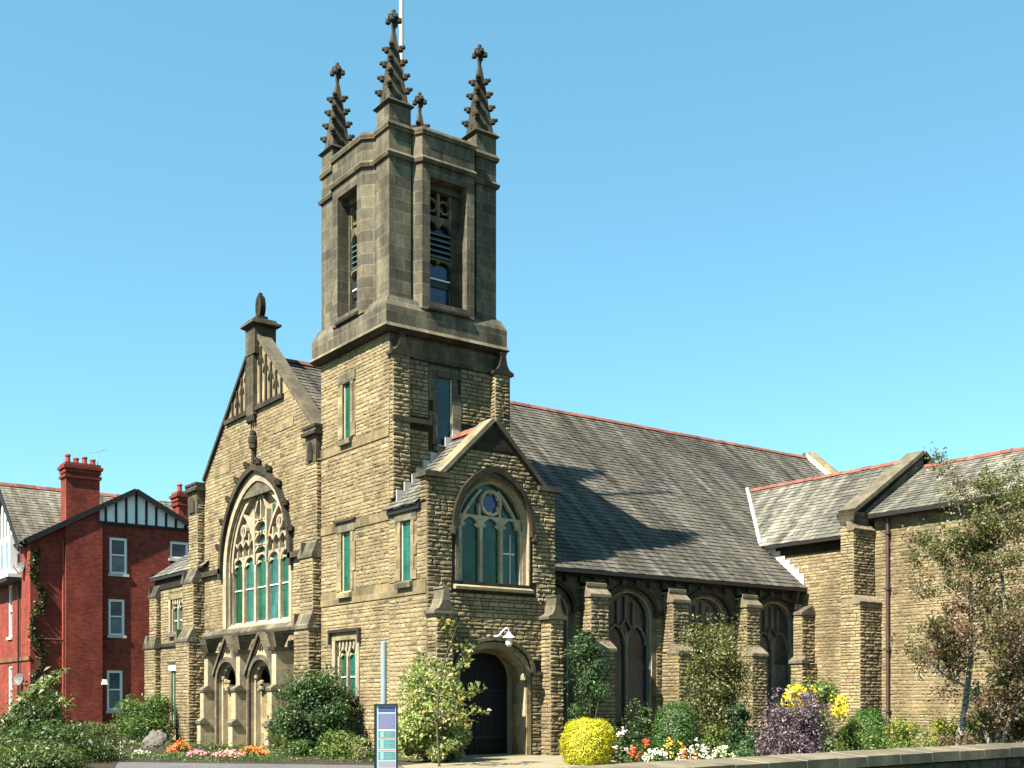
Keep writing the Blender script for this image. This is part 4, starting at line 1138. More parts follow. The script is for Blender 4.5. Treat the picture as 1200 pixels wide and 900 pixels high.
mb.face([(XT, 17.02, 7.13), (XP - 0.34, 17.02, 7.13), (XP - 0.34, PYM, 9.54), (XT, PYM, 9.54)], "pale_slate", (0.5, 0.5, 0.5))
mb.face([(XT, 21.9, 7.13), (XP - 0.34, 21.9, 7.13), (XP - 0.34, PYM, 9.54), (XT, PYM, 9.54)], "nave_slate")
o = part(mb, "porch_roof")
def ridge(p0, p1, r=0.13, step=0.45):
    mb = MB(); p0 = Vector(p0); p1 = Vector(p1); d = (p1 - p0); L = d.length; d.normalize(); sidev = d.cross(Vector((0, 0, 1)))
    n = int(L / step); rr = random.Random(3)
    for i in range(n):
        a = p0 + d * (L * i / n + 0.006); b = p0 + d * (L * (i + 1) / n - 0.006); k = rr.uniform(0.75, 1.25)
        dz = rr.uniform(-0.012, 0.012)
        V = []
        for q in (a, b):
            for s_, z in ((-1.5, -1.15), (-0.55, 0.25), (0.55, 0.25), (1.5, -1.15)):
                V.append(tuple(q + sidev * (s_ * r) + Vector((0, 0, z * r + 0.1 + dz))))
        mb.geo(V, [(0, 1, 5, 4), (1, 2, 6, 5), (2, 3, 7, 6), (0, 3, 2, 1), (4, 5, 6, 7)], "ridge_tile", (k, k, k * rr.uniform(0.9, 1.2)))
    return mb
part(ridge((XT, PYM, 9.54), (XP - 0.4, PYM, 9.54)), "ridge_tiles", parent=o)
for grp in (range(0, 3), range(3, 9)):
  mb = MB()
  for k in grp:
    y = 17.25 + k * 0.26; z = 7.15 + (y - 17.02) * rise
    xq = XT + (0.27 if y < 17.8 else 0.05)
    mb.box(xq, xq + 0.05, y, y + 0.24, z + 0.02, z + 0.36, "lead", (1.1, 1.1, 1.1))
  part(mb, "flashing", parent=o)

# ---- nave -----------------------------------------------------------
XN = -29.75; npn = PX(XN)
XE, ZE, XR, ZR = -29.46, 5.93, -39.15, 14.0
Y0N, Y1N = 17.75, 47.4
mb = MB(); holes = []; avoid = []
wins = [(22.0, 24.15), (25.72, 27.85), (29.42, 31.55), (33.15, 35.28)]
for a, b in wins:
    holes.append(opening(rounded(a, b, 4.45, 5.38, 15, 2.0), 1.0)); avoid.append(opening(rounded(a - 0.2, b + 0.2, 4.4, 5.62, 15, 2.0), 1.0))
wall(mb, npn, [(21.3, -0.3), (35.75, -0.3), (35.75, 5.95), (21.3, 5.95)], holes, avoid + [rect(21, 36, 4.95, 6), rect(21, 36, 4.62, 4.78)], depth=0.30, seed=151, rough=0.9, joint=0.55, flat="buff_ashlar", reveal="tracery_stone")  # joint tint lowered on this side wall too, painting shade into the gaps
mb.box(XN - 0.02, XN + 0.1, 21.75, 35.74, 5.72, 5.95, "soot_and_shade_stone")
y = 22.0
while y < 35.5:
    mb.box(XN - 0.02, XN + 0.2, y, y + 0.14, 5.52, 5.72, "dark_ashlar", (0.7, 0.65, 0.6)); y += 0.62
part(mb, "nave_wall")
for i, (a, b) in enumerate(wins):
    mb = MB(); mp = MB(); D = -0.24
    ar = rounded(a + 0.06, b - 0.06, 4.45, 5.32, 15, 2.0)
    mb.ring(npn, opening(ar, 1.0), opening(rounded(a - 0.01, b + 0.01, 4.45, 5.39, 15, 2.0), 1.0), -0.30, -0.05, "tracery_stone", t=(0.9, 0.85, 0.8))
    m = (a + b) / 2
    mb.box(*bx(npn, m - 0.04, m + 0.04, 1.0, 4.0, D - 0.02, D + 0.12), "tracery_stone", (0.7, 0.66, 0.62))
    for q0, q1 in ((a + 0.1, m), (m, b - 0.1)):
        mb.bar(npn, pointed(q0 + 0.04, q1 - 0.04, 3.55, 4.2, 7), 0.06, D - 0.02, D + 0.1, "tracery_stone", (0.6, 0.56, 0.52))
    mb.bar(npn, [(m - 0.3, 4.05), (m, 4.42), (m + 0.3, 4.05)], 0.055, D - 0.02, D + 0.1, "tracery_stone", (0.6, 0.56, 0.52))
    for dx in (-0.36, 0.36):
        mb.bar(npn, [(m + dx, 4.15), (m + dx, 5.05)], 0.045, D - 0.02, D + 0.09, "tracery_stone", (0.6, 0.56, 0.52))
    mb.bar(npn, [(m, 4.4), (m, 5.2)], 0.05, D - 0.02, D + 0.09, "tracery_stone", (0.6, 0.56, 0.52))
    mb.hexa([npn(a - 0.1, 0.8, 0), npn(b + 0.1, 0.8, 0), npn(b + 0.1, 0.8, 0.12), npn(a - 0.1, 0.8, 0.12), npn(a - 0.1, 1.02, -0.3), npn(b + 0.1, 1.02, -0.3), npn(b + 0.1, 0.88, 0.13), npn(a - 0.1, 0.88, 0.13)], "dark_ashlar")
    o = part(mb, "window", ["dark two-light window half hidden behind the porch", "blue-black two-light window nearest the porch", "brown-grey two-light window in the middle bay", "brown-grey two-light window beside the wing"][i])
    pane = "dark_pane" if i < 2 else "brown_pane"
    mp.prism(npn, opening(rounded(a + 0.02, b - 0.02, 4.45, 5.36, 15, 2.0), 1.0), D - 0.05, D, pane)
    if i: mp.face([npn(m + 0.08, 1.1, D + 0.006), npn(b - 0.12, 1.1, D + 0.006), npn(b - 0.12, 3.0, D + 0.006), npn(m + 0.08, 3.0, D + 0.006)], pane, (2.0, 2.2, 2.3))
    if i: mp.face([npn(a + 0.12, 1.1, D + 0.006), npn(m - 0.08, 1.1, D + 0.006), npn(m - 0.08, 3.0, D + 0.006), npn(a + 0.12, 3.0, D + 0.006)], pane, (1.6, 1.8, 1.9))
    part(mp, "pane", parent=o)
    mh = MB()
    mh.ring(npn, [(a - 0.08, 4.5)] + rounded(a - 0.08, b + 0.08, 4.62, 5.48, 15, 2.0)[1:-1] + [(b + 0.08, 4.5)], [(a - 0.22, 4.5)] + rounded(a - 0.22, b + 0.22, 4.62, 5.64, 15, 2.0)[1:-1] + [(b + 0.22, 4.5)], -0.02, 0.14, "soot_and_shade_stone", t=(1.2, 1.15, 1.1))
    mh.box(*bx(npn, b + 0.2, b + 0.5, 4.6, 4.72, -0.02, 0.12), "soot_and_shade_stone"); mh.box(*bx(npn, a - 0.5, a - 0.2, 4.6, 4.72, -0.02, 0.12), "soot_and_shade_stone")
    part(mh, "hood_mould", parent=o)
def nave_buttress(y0, y1, seed):
    mb = MB()
    block(mb, XN, -29.22, y0, y1, 3.3, 5.05, seed); block(mb, XN, -28.92, y0 - 0.02, y1 + 0.02, -0.3, 3.25, seed + 2)
    o = part(mb, "buttress"); pl = PX(XN)
    for z0, z1, dl, dh, ov in ((5.03, 5.42, 0.55, 0.28, 0.05), (3.24, 3.62, 0.83, 0.52, 0.05)):
        mc = MB()
        if z0 > 5:
            mc.box(XN, -29.40, y0 - 0.03, y1 + 0.03, 5.32, 5.5, "buff_ashlar", (1.1, 1.05, 1)); cap_slope(mc, pl, y0, y1, 5.40, 5.62, 0.36, 0.10, "coping_stone", 0.03)
        cap_slope(mc, pl, y0, y1, z0, z1, dl, dh, "coping_stone", ov)
        mc.t = [(1.7, 1.65, 1.5)] * len(mc.t)
        part(mc, "buttress_cap", parent=o)
for i, (a, b) in enumerate([(24.62, 25.42), (28.34, 29.10), (32.05, 32.80)]): nave_buttress(a, b, 161 + i * 9)
# nave roof
mb = MB()
S = Vector((XR - XE, 0, ZR - ZE)); L = S.length; S.normalize()
slates(mb, (XE, Y0N, ZE), (0, 1, 0), S, Y1N - Y0N, L, "nave_slate", random.Random(13), row=0.25, wid=0.31)
mb.face([(XE, Y0N, ZE - 0.02), (XE, Y1N, ZE - 0.02), (XR, Y1N, ZR - 0.02), (XR, Y0N, ZR - 0.02)], "nave_slate", (0.5, 0.5, 0.5))
mb.face([(2 * XR - XE, Y0N, ZE - 0.02), (2 * XR - XE, Y1N, ZE - 0.02), (XR, Y1N, ZR - 0.02), (XR, Y0N, ZR - 0.02)], "nave_slate", (0.9, 0.9, 0.9))
o = part(mb, "nave_roof")
part(ridge((XR, Y0N, ZR - 0.03), (XR, Y1N, ZR - 0.03), 0.10), "ridge_tiles", parent=o)
mb = MB(); mb.box(XE - 0.03, XE + 0.10, 21.75, 35.6, ZE - 0.13, ZE - 0.02, "black_iron"); mb.box(XN + 0.1, XE - 0.03, 21.75, 35.6, ZE - 0.10, ZE - 0.07, "black_iron")
part(mb, "gutter")
mb = MB(); mb.tube([(XN + 0.14, 35.2, 0), (XN + 0.14, 35.2, 4.9)], 0.055, "brown_iron", 8); mb.frustum((XN + 0.15, 35.2), 0.10, 0.12, 4.85, (XN + 0.15, 35.2), 0.16, 0.2, 5.1, "brown_iron")
mb.box(XN, XN + 0.32, 35.0, 35.4, 5.1, 5.3, "brown_iron"); mb.tube([(XN + 0.15, 35.2, 5.2), (XE, 35.2, 5.8)], 0.05, "brown_iron", 6)
for z in (1.5, 3.2): mb.box(XN, XN + 0.22, 35.11, 35.29, z, z + 0.08, "brown_iron")
part(mb, "downpipe", "brown downpipe with a hopper at the end of the nave")
mb = MB(); ep = PY(Y1N)
coping(mb, ep, (XE, ZE + 0.1), (XR, ZR + 0.1), 0.30, -0.45, 0.0, "pale_stone", (0.8, 0.78, 0.72)); coping(mb, ep, (2 * XR - XE, ZE + 0.1), (XR, ZR + 0.1), 0.30, -0.45, 0.0, "dark_ashlar")
for s0 in range(11):
    q0 = (XE + (XR - XE) * s0 / 11, ZE + (ZR - ZE) * s0 / 11); q1 = (XE + (XR - XE) * (s0 + 0.97) / 11, ZE + (ZR - ZE) * (s0 + 0.97) / 11)
    mb.prism(ep, [q0, q1, (q1[0], q1[1] + 0.28), (q0[0], q0[1] + 0.28)], 0.0, 0.05, "white_flashing")
part(mb, "gable_coping")

# ---- wing at the far end ---------------------------------------------
YW = 35.75; wp = PY(YW)
mb = MB()
wall(mb, wp, [(-34.5, -0.3), (-26.4, -0.3), (-26.4, 7.8), (-34.5, 7.8)], [], [rect(-35, -26, 7.3, 8)], seed=181, rough=0.55)
wall(mb, wp, [(-26.4, -0.3), (-12.5, -0.3), (-12.5, 8.45), (-26.4, 8.45)], [], [rect(-26.5, -12, 8.2, 8.6)], seed=183, rough=0.55)
mb.box(*bx(wp, -34.5, -27.1, 7.3, 7.74, -0.3, 0.02), "soot_and_shade_stone", (0.8, 0.7, 0.6))
mb.face([(-12.5, YW, -0.3), (-12.5, 42, -0.3), (-12.5, 42, 8.4), (-12.5, YW, 8.4)], "buff_ashlar")
part(mb, "wing_wall")
YR = 38.9
mb = MB()
def wing_roof(x0, x1, ze, zr, seed, yo):
    S = Vector((0, YR - yo, zr - ze)); L = S.length; S.normalize()
    slates(mb, (x0, yo, ze), (1, 0, 0), S, x1 - x0, L, "pale_slate", random.Random(seed), row=0.23, wid=0.28, tintv=0.3)
    mb.face([(x0, yo, ze - 0.02), (x1, yo, ze - 0.02), (x1, YR, zr - 0.02), (x0, YR, zr - 0.02)], "pale_slate", (0.5, 0.5, 0.5))
    mb.face([(x0, 2 * YR - yo, ze - 0.02), (x1, 2 * YR - yo, ze - 0.02), (x1, YR, zr - 0.02), (x0, YR, zr - 0.02)], "nave_slate")
wing_roof(-35.6, -26.9, 7.76, 10.85, 17, 35.50)
wing_roof(-26.5, -12.5, 8.38, 10.50, 19, 35.48)
o = part(mb, "wing_roof")
part(ridge((-35.5, YR, 10.82), (-26.95, YR, 10.82), 0.10), "ridge_tiles", parent=o); part(ridge((-26.45, YR, 10.47), (-12.5, YR, 10.47), 0.10), "ridge_tiles", parent=o)
mb = MB()
mb.box(-31.3, -27.15, 35.40, 35.52, 7.62, 7.73, "black_iron"); mb.box(-26.4, -12.5, 35.36, 35.48, 8.22, 8.35, "black_iron"); mb.box(-26.4, -12.5, 35.48, 35.72, 8.25, 8.28, "black_iron")
part(mb, "gutter")
# flashing where the wing meets the nave roof: up the wall, then up the valley
mb = MB()
def nz(x): return ZE + (x - XE) * (ZR - ZE) / (XR - XE)
for k in range(9):
    x = -29.6 - k * 0.235; mb.box(x - 0.225, x, YW - 0.07, YW - 0.045, nz(x) + 0.02, nz(x - 0.23) + 0.30, "white_flashing")
part(mb, "flashing")
mb = MB()
for k in range(14):
    t0, t1 = k / 14, (k + 0.97) / 14
    xa, xb = -31.75 + (-35.5 + 31.75) * t0, -31.75 + (-35.5 + 31.75) * t1
    ya, yb2 = 35.55 + (YR - 35.55) * t0, 35.55 + (YR - 35.55) * t1
    mb.hexa([(xa, ya - 0.02, nz(xa)), (xb, yb2 - 0.02, nz(xb)), (xb, yb2 + 0.16, nz(xb)), (xa, ya + 0.16, nz(xa)), (xa, ya - 0.02, nz(xa) + 0.09), (xb, yb2 - 0.02, nz(xb) + 0.09), (xb, yb2 + 0.16, nz(xb) + 0.12), (xa, ya + 0.16, nz(xa) + 0.12)], "white_flashing")
part(mb, "flashing")
# cross parapet with its buttress
mb = MB(); xp0, xp1 = -27.12, -26.52
cp = PX(xp1)
mb.prism(cp, [(34.95, 8.2), (YR, 10.9), (YR, 8.2)], -(xp1 - xp0), 0.0, "dark_ashlar", (0.7, 0.7, 0.75))
coping(mb, cp, (34.75, 8.42), (YR, 11.02), 0.14, -(xp1 - xp0) - 0.08, 0.08, "coping_stone", (1.35, 1.3, 1.2)); coping(mb, cp, (43.0, 8.42), (YR, 11.02), 0.14, -(xp1 - xp0) - 0.08, 0.08, "coping_stone")
mb.box(xp0 - 0.1, xp1 + 0.1, 34.62, 35.2, 8.28, 8.42, "soot_and_shade_stone"); mb.frustum((xp1 - 0.3, 35.15), 0.28, 0.45, 8.0, (xp1 - 0.3, 35.05), 0.38, 0.43, 8.28, "dark_ashlar")
part(mb, "wing_coping")
mb = MB()
block(mb, -26.95, -26.38, 34.5, YW + 0.02, 5.3, 7.9, 191); block(mb, -26.95, -26.1, 34.5, YW + 0.02, -0.3, 5.1, 195)
mb.box(-26.94, -26.40, 34.52, YW, 5.1, 5.3, "buff_ashlar")
o = part(mb, "buttress")
for xa, xb, z in ((-26.38, -26.08, 5.08), (-26.62, -26.34, 7.72)):
    mc = MB()
    mc.hexa([(xa - 0.02, 34.46, z), (xb, 34.46, z), (xb, YW, z), (xa - 0.02, YW, z), (xa - 0.02, 34.46, z + 0.36), (xb + 0.04, 34.46, z + 0.08), (xb + 0.04, YW, z + 0.08), (xa - 0.02, YW, z + 0.36)], "coping_stone", (1.7, 1.6, 1.45))
    part(mc, "buttress_cap", parent=o)
mb = MB(); block(mb, -29.55, -29.12, 35.0, YW, 3.1, 4.9, 201); block(mb, -29.55, -29.0, 34.85, YW, -0.3, 3.05, 205)
o = part(mb, "buttress"); mc = MB(); cap_slope(mc, PY(YW), -29.55, -29.12, 4.88, 5.25, 0.75, 0.2, "coping_stone", 0.05); part(mc, "buttress_cap", parent=o)
mc = MB(); cap_slope(mc, PY(YW), -29.55, -29.0, 3.03, 3.3, 0.9, 0.7, "coping_stone", 0.05)
part(mc, "buttress_cap", parent=o)
mb = MB(); mb.tube([(-25.75, YW - 0.13, 0), (-25.75, YW - 0.13, 8.2)], 0.06, "brown_iron", 8)
for z in (1.2, 3.4, 5.6, 7.6): mb.box(-25.84, -25.66, YW - 0.22, YW, z, z + 0.09, "brown_iron")
part(mb, "downpipe", "tall brown downpipe on the wing wall")

# lamp over the door
lamp = empty("wall_lamp", (XP, 19.72, 3.3), "white swan-neck lamp on the porch wall above the arched door", "lamp")
mb = MB()
LB = (XP, 19.72, 3.3)
mb.tube([(XP, 19.5, 3.46), (XP + 0.04, 19.5, 3.46)], 0.06, "white_paint", 8)
mb.tube([(XP + 0.03, 19.5, 3.46), (XP + 0.15, 19.55, 3.52), (XP + 0.25, 19.62, 3.66), (XP + 0.3, 19.70, 3.72), (XP + 0.3, 19.76, 3.68), (XP + 0.3, 19.78, 3.56)], 0.022, "white_paint", 8)
mb.build("arm", lamp, LB)
mb = MB(); mb.tube([(XP + 0.3, 19.78, 3.60), (XP + 0.3, 19.78, 3.54), (XP + 0.3, 19.78, 3.46), (XP + 0.3, 19.78, 3.44)], [0.05, 0.07, 0.17, 0.18], "white_paint", 12); mb.build("lamp_shade", lamp, LB)
mb = MB(); mb.tube([(XP + 0.3, 19.78, 3.44), (XP + 0.3, 19.78, 3.24), (XP + 0.3, 19.78, 3.18)], [0.10, 0.095, 0.05], "white_paint", 10, (0.75, 0.75, 0.72)); mb.build("lamp_glass", lamp, LB)

# ================================================================ BOUNDARY WALL
arris = [(560, 917), (650, 911), (743, 904.5), (870, 896), (1000, 887.5), (1100, 881.5), (1200, 876), (1330, 869), (1480, 863)]
bw = [at(px_, F * (EYE - 1.05) / (py_ - 820)) for px_, py_ in arris]
bw = [(bw[0][0] + 1.0, bw[0][1] - 4.0)] + bw
bwall = empty("boundary_wall", (-8, 9, 0), "low dark stone garden wall with jointed flat coping stones along the road", "wall")
def along(pts):
    out = []; 
    for i in range(len(pts) - 1):
        a, b = Vector((*pts[i], 0)), Vector((*pts[i + 1], 0)); out.append((a, b, (b - a).length))
    return out
segs = along(bw); tot = sum(s_[2] for s_ in segs)
def pos(t):
    for a, b, l in segs:
        if t <= l: return a + (b - a) * (t / l), (b - a).normalized()
        t -= l
    return segs[-1][1], (segs[-1][1] - segs[-1][0]).normalized()
mb = MB(); r_ = random.Random(77)
mcp = MB()
t = 0.0
while t < tot - 0.3:
    l = r_.uniform(0.52, 0.70)
    a, d = pos(t + 0.010); b, d2 = pos(min(t + l - 0.010, tot)); n = Vector((d.y, -d.x, 0)); n2 = Vector((d2.y, -d2.x, 0))
    if n.x < 0: n = -n; n2 = -n2
    k = r_.uniform(0.85, 1.2); dz = r_.uniform(-0.004, 0.004)
    W0, W1 = -0.45, 0.0
    def P(p, nn, w, z): q = p + nn * w; return (q.x, q.y, z)
    mcp.hexa([P(a, n, W0, 0.94), P(b, n2, W0, 0.94), P(b, n2, W1, 0.94), P(a, n, W1, 0.94), P(a, n, W0, 1.085 + dz), P(b, n2, W0, 1.085 + dz), P(b, n2, W1, 1.05 + dz), P(a, n, W1, 1.05 + dz)], "coping_stone", (1.3 * k, 1.25 * k, 1.16 * k))
    a, d = pos(t - 0.0105 if t > 0 else 0); b, d2 = pos(t + 0.0105)
    mcp.hexa([P(a, n, W0 + 0.002, 0.95), P(b, n, W0 + 0.002, 0.95), P(b, n, W1 - 0.004, 0.95), P(a, n, W1 - 0.004, 0.95), P(a, n, W0 + 0.002, 1.083), P(b, n, W0 + 0.002, 1.083), P(b, n, W1 + 0.001, 1.048), P(a, n, W1 + 0.001, 1.048)], "white_flashing", (0.62, 0.58, 0.48))
    t += l
# the wall under the coping: coursed stones on its road side
for a, b, l in segs:
    d = (b - a).normalized(); n = Vector((d.y, -d.x, 0)); n = n if n.x > 0 else -n
    flip = 1
    o0 = a - n * 0.07
    pl = lambda u, v, dd, o0=o0, d=d, n=n: tuple(o0 + d * u + n * dd + Vector((0, 0, v)))
    q = a - n * 0.40; q2 = b - n * 0.40; p2 = b - n * 0.07
    mb.geo([(q.x, q.y, -0.1), (q2.x, q2.y, -0.1), (q2.x, q2.y, 0.94), (q.x, q.y, 0.94), (o0.x, o0.y, -0.1), (p2.x, p2.y, -0.1), (p2.x, p2.y, 0.94), (o0.x, o0.y, 0.94)], [(0, 1, 2, 3), (4, 5, 6, 7)], "wall_stone", (0.6, 0.6, 0.6))
    stones(mb, pl, rect(0, l, -0.1, 0.935), [], "wall_stone", seed=int(l * 100), hmin=0.11, hmax=0.17, rough=1.2)
mb.build("wall", bwall, (-8, 9, 0)); mcp.build("coping", bwall, (-8, 9, 0))

# ================================================================ RED BRICK HOUSE
HB = (-64, 19, 0)
house = empty("brick_house", HB, "red brick house with black-and-white half-timbered gable and tall chimney", "house")
def hpart(mb, name, label=None, parent=house):
    o = mb.build(name, parent, HB)
    if label: o["label"] = label
    return o
XH = -60.0; hpx = PX(XH); YHF = 14.7; hpy = PY(YHF)
apexY, apexZ = 19.8, 12.45
mb = MB()
hw = [((18.55, 19.45), (8.1, 9.95)), ((18.5, 19.32), (4.95, 6.8)), ((18.42, 19.22), (1.1, 3.15)), ((21.7, 22.7), (9.1, 10.0))]
hh = [rect(a, b, c, d) for (a, b), (c, d) in hw]
wall(mb, hpx, [(YHF, -0.3), (25.4, -0.3), (25.4, 9.6), (apexY, 12.3), (YHF, 9.6)], hh, depth=0.15, flat="red_brick", reveal="red_brick", rock=False)
fw = [rect(-64.45, -63.6, 4.9, 7.6), rect(-64.45, -63.6, 1.0, 3.4)]
wall(mb, hpy, [(-69.5, -0.3), (XH, -0.3), (XH, 9.5), (-60.9, 9.5), (-65.1, 12.7), (-69.5, 9.5)], fw, depth=0.15, flat="red_brick", reveal="red_brick", rock=False)
mb.face([(-69.5, 25.4, -0.3), (XH, 25.4, -0.3), (XH, 25.4, 9.6), (-69.5, 25.4, 9.6)], "red_brick")
# chimney breast
mb.box(XH - 0.05, XH + 0.28, 16.31, 18.11, -0.3, 10.6, "red_brick")
hpart(mb, "wall")
for (a, b), (c, d) in hw:
    m_ = MB()
    m_.box(*bx(hpx, a, a + 0.12, c, d, -0.14, -0.04), "white_paint"); m_.box(*bx(hpx, b - 0.12, b, c, d, -0.14, -0.04), "white_paint")
    m_.box(*bx(hpx, a + 0.12, b - 0.12, d - 0.13, d, -0.14, -0.04), "white_paint"); m_.box(*bx(hpx, a + 0.12, b - 0.12, c, c + 0.1, -0.14, -0.04), "white_paint")
    mid = c + (d - c) * 0.52
    if d - c > 1.2: m_.box(*bx(hpx, a + 0.12, b - 0.12, mid - 0.04, mid + 0.04, -0.13, -0.05), "white_paint")
    m_.box(*bx(hpx, a - 0.08, b + 0.08, c - 0.14, c - 0.005, -0.05, 0.08), "white_paint", (0.6, 0.58, 0.55))
    o = hpart(m_, "window"); p_ = MB(); p_.face([hpx(a, c, -0.12), hpx(b, c, -0.12), hpx(b, d, -0.12), hpx(a, d, -0.12)], "house_pane", (1.0, 1.0, 1.0))
    if d - c > 1.2: p_.face([hpx(a + 0.1, c + 0.1, -0.115), hpx(b - 0.1, c + 0.1, -0.115), hpx(b - 0.1, mid - 0.1, -0.115), hpx(a + 0.1, mid - 0.1, -0.115)], "house_pane", (2.2, 2.0, 1.8))
    hpart(p_, "pane", parent=o)
for q in fw:
    a, b, c, d = q[0][0], q[2][0], q[0][1], q[1][1]
    m_ = MB()
    for u0, u1, v0, v1 in ((a, a + 0.1, c, d), (b - 0.1, b, c, d), (a + 0.1, b - 0.1, c, c + 0.1), (a + 0.1, b - 0.1, d - 0.1, d), (a + 0.1, b - 0.1, (c + d) / 2 - 0.04, (c + d) / 2 + 0.04)):
        m_.box(*bx(hpy, u0, u1, v0, v1, -0.14, -0.04), "white_paint")
    m_.box(*bx(hpy, a - 0.08, b + 0.08, c - 0.14, c - 0.005, -0.05, 0.08), "white_paint", (0.8, 0.8, 0.8))
    o = hpart(m_, "window"); p_ = MB(); p_.face([hpy(a, c, -0.12), hpy(b, c, -0.12), hpy(b, d, -0.12), hpy(a, d, -0.12)], "house_pane", (2, 2, 2)); hpart(p_, "pane", parent=o)
# oriel window block of the front gable, white framed
m_ = MB()
m_.box(-68, -61.9, YHF - 0.5, YHF, 8.0, 9.9, "white_paint"); m_.box(-68.2, -61.7, YHF - 0.65, YHF, 7.8, 7.98, "white_paint", (0.8, 0.8, 0.8)); m_.box(-68.3, -61.6, YHF - 0.72, YHF, 7.58, 7.79, "timber_black")
o = hpart(m_, "oriel_window"); p_ = MB()
for k in range(5): p_.box(-62.7 - k * 1.15, -62.1 - k * 1.15, YHF - 0.52, YHF - 0.49, 8.3, 9.6, "house_pane", (2.5, 2.4, 2.2))
hpart(p_, "pane", parent=o)
# half timber work
m_ = MB()
m_.prism(hpx, [(18.15, 10.75), (23.9, 10.75), (apexY, 12.35)] if False else [(17.2, 10.72), (22.9, 10.72), (apexY, 12.33)], 0.0, 0.05, "white_paint")
m_.box(*bx(hpx, 17.0, 23.2, 10.58, 10.72, 0.0, 0.1), "timber_black")
for k in range(11):
    y = 17.3 + k * 0.52; zt_ = apexZ - 0.15 - (abs(y - apexY)) * (0.56 if y < apexY else 0.52)
    if zt_ > 10.8: m_.box(*bx(hpx, y - 0.06, y + 0.06, 10.72, zt_, 0.02, 0.085), "timber_black")
m_.prism(hpy, [(-67.6, 9.95), (-62.6, 9.95), (-65.1, 12.5)], 0.0, 0.05, "white_paint")
for k in range(7):
    x = -67.1 + k * 0.66; zt_ = 12.5 - abs(x + 65.1) * 1.0
    m_.box(*bx(hpy, x - 0.06, x + 0.06, 10.05, max(zt_, 10.1), 0.02, 0.085), "timber_black")
m_.box(*bx(hpy, -68.0, -61.8, 9.9, 10.1, 0.0, 0.12), "timber_black")
hpart(m_, "half_timbering")
# roofs and barge boards
m_ = MB()
eL = (14.35, 9.42); eR = (25.8, 9.35)
for (y, z), sg in ((eL, 1), (eR, -1)):
    S = Vector((0, apexY - y, apexZ - z)); L = S.length; S.normalize()
    slates(m_, (-66, y, z), (1, 0, 0), S, 66 - 59.65, L, "brown_slate", random.Random(int(y)), row=0.25, wid=0.3)
    m_.face([(-66, y, z - 0.05), (-59.65, y, z - 0.05), (-59.65, apexY, apexZ - 0.05), (-66, apexY, apexZ - 0.05)], "timber_black")
# front roof slope (its ridge runs back along Y)
S = Vector((-65.1 + 60.55, 0, 12.95 - 9.2)); L = S.length; S.normalize()
slates(m_, (-60.55, 14.3, 9.2), (0, 1, 0), S, 11.5, L, "brown_slate", random.Random(4), row=0.25, wid=0.3)
m_.face([(-60.55, 14.3, 9.17), (-60.55, 25.8, 9.17), (-65.1, 25.8, 12.92), (-65.1, 14.3, 12.92)], "brown_slate"); m_.face([(-69.65, 14.3, 9.17), (-69.65, 25.8, 9.17), (-65.1, 25.8, 12.92), (-65.1, 14.3, 12.92)], "brown_slate")
o = hpart(m_, "roof")
hpart(ridge((-65.1, 14.3, 12.92), (-65.1, 21, 12.92), 0.13), "ridge_tiles", parent=o)
m_ = MB()
hp2 = PX(-59.62)
for (y, z) in (eL, eR): m_.bar(hp2, [(y, z - 0.08), (apexY, apexZ - 0.06)], 0.26, -0.06, 0.0, "timber_black")
hp3 = PY(14.28)
for x in (-60.6, -69.6): m_.bar(hp3, [(x, 9.1), (-65.1, 12.84)], 0.28, -0.06, 0.0, "timber_black")
m_.box(-59.75, -59.62, 14.3, 14.45, 9.25, 9.4, "black_iron")
hpart(m_, "bargeboard", parent=o)
def chimney(x0, x1, y0, y1, z0, z1, npots):
    m_ = MB(); m_.box(x0, x1, y0, y1, z0, z1 - 0.5, "red_brick", (0.9, 0.9, 0.9)); m_.box(x0 - 0.08, x1 + 0.08, y0 - 0.08, y1 + 0.08, z1 - 0.75, z1 - 0.6, "red_brick", (0.8, 0.8, 0.8))
    m_.box(x0 - 0.06, x1 + 0.06, y0 - 0.06, y1 + 0.06, z1 - 0.498, z1 - 0.3, "red_brick"); m_.box(x0 - 0.14, x1 + 0.14, y0 - 0.14, y1 + 0.14, z1 - 0.298, z1 - 0.15, "red_brick", (0.8, 0.8, 0.8)); m_.box(x0 - 0.05, x1 + 0.05, y0 - 0.05, y1 + 0.05, z1 - 0.148, z1, "terracotta", (0.7, 0.7, 0.7))
    c = hpart(m_, "chimney")
    for k in range(npots):
        y = y0 + (y1 - y0) * (k + 0.5) / npots; h = (0.45, 0.32, 0.42, 0.34)[k % 4]; xm = (x0 + x1) / 2
        p = MB(); p.tube([(xm, y, z1), (xm, y, z1 + h * 0.8), (xm, y, z1 + h * 0.82), (xm, y, z1 + h)], [0.15, 0.12, 0.16, 0.15], "terracotta", 10); hpart(p, "chimney_pot", parent=c)
chimney(-60.75, XH + 0.2, 16.35, 18.0, 9.5, 13.5, 4)
chimney(-61.3, -60.4, 22.3, 23.2, 10.0, 12.75, 2)
m_ = MB()
m_.tube([(XH + 0.08, 16.24, 0), (XH + 0.08, 16.24, 9.6)], 0.05, "terracotta", 8); m_.tube([(XH + 0.08, 14.9, 4.66), (XH + 0.08, 16.25, 4.62)], 0.05, "brown_iron", 8)
hpart(m_, "downpipe")
m_ = MB(); m_.tube([hpy(-61.9, 0, 0.1), hpy(-61.9, 9, 0.1)], 0.05, "black_iron", 8); hpart(m_, "downpipe")
m_ = MB(); m_.box(-69.6, XH + 0.03, YHF - 0.07, YHF, 3.6, 3.8, "pale_stone", (0.6, 0.35, 0.3)); m_.box(-69.6, XH + 0.03, YHF - 0.07, YHF, 0.6, 0.75, "pale_stone", (0.6, 0.35, 0.3)); hpart(m_, "string_course")
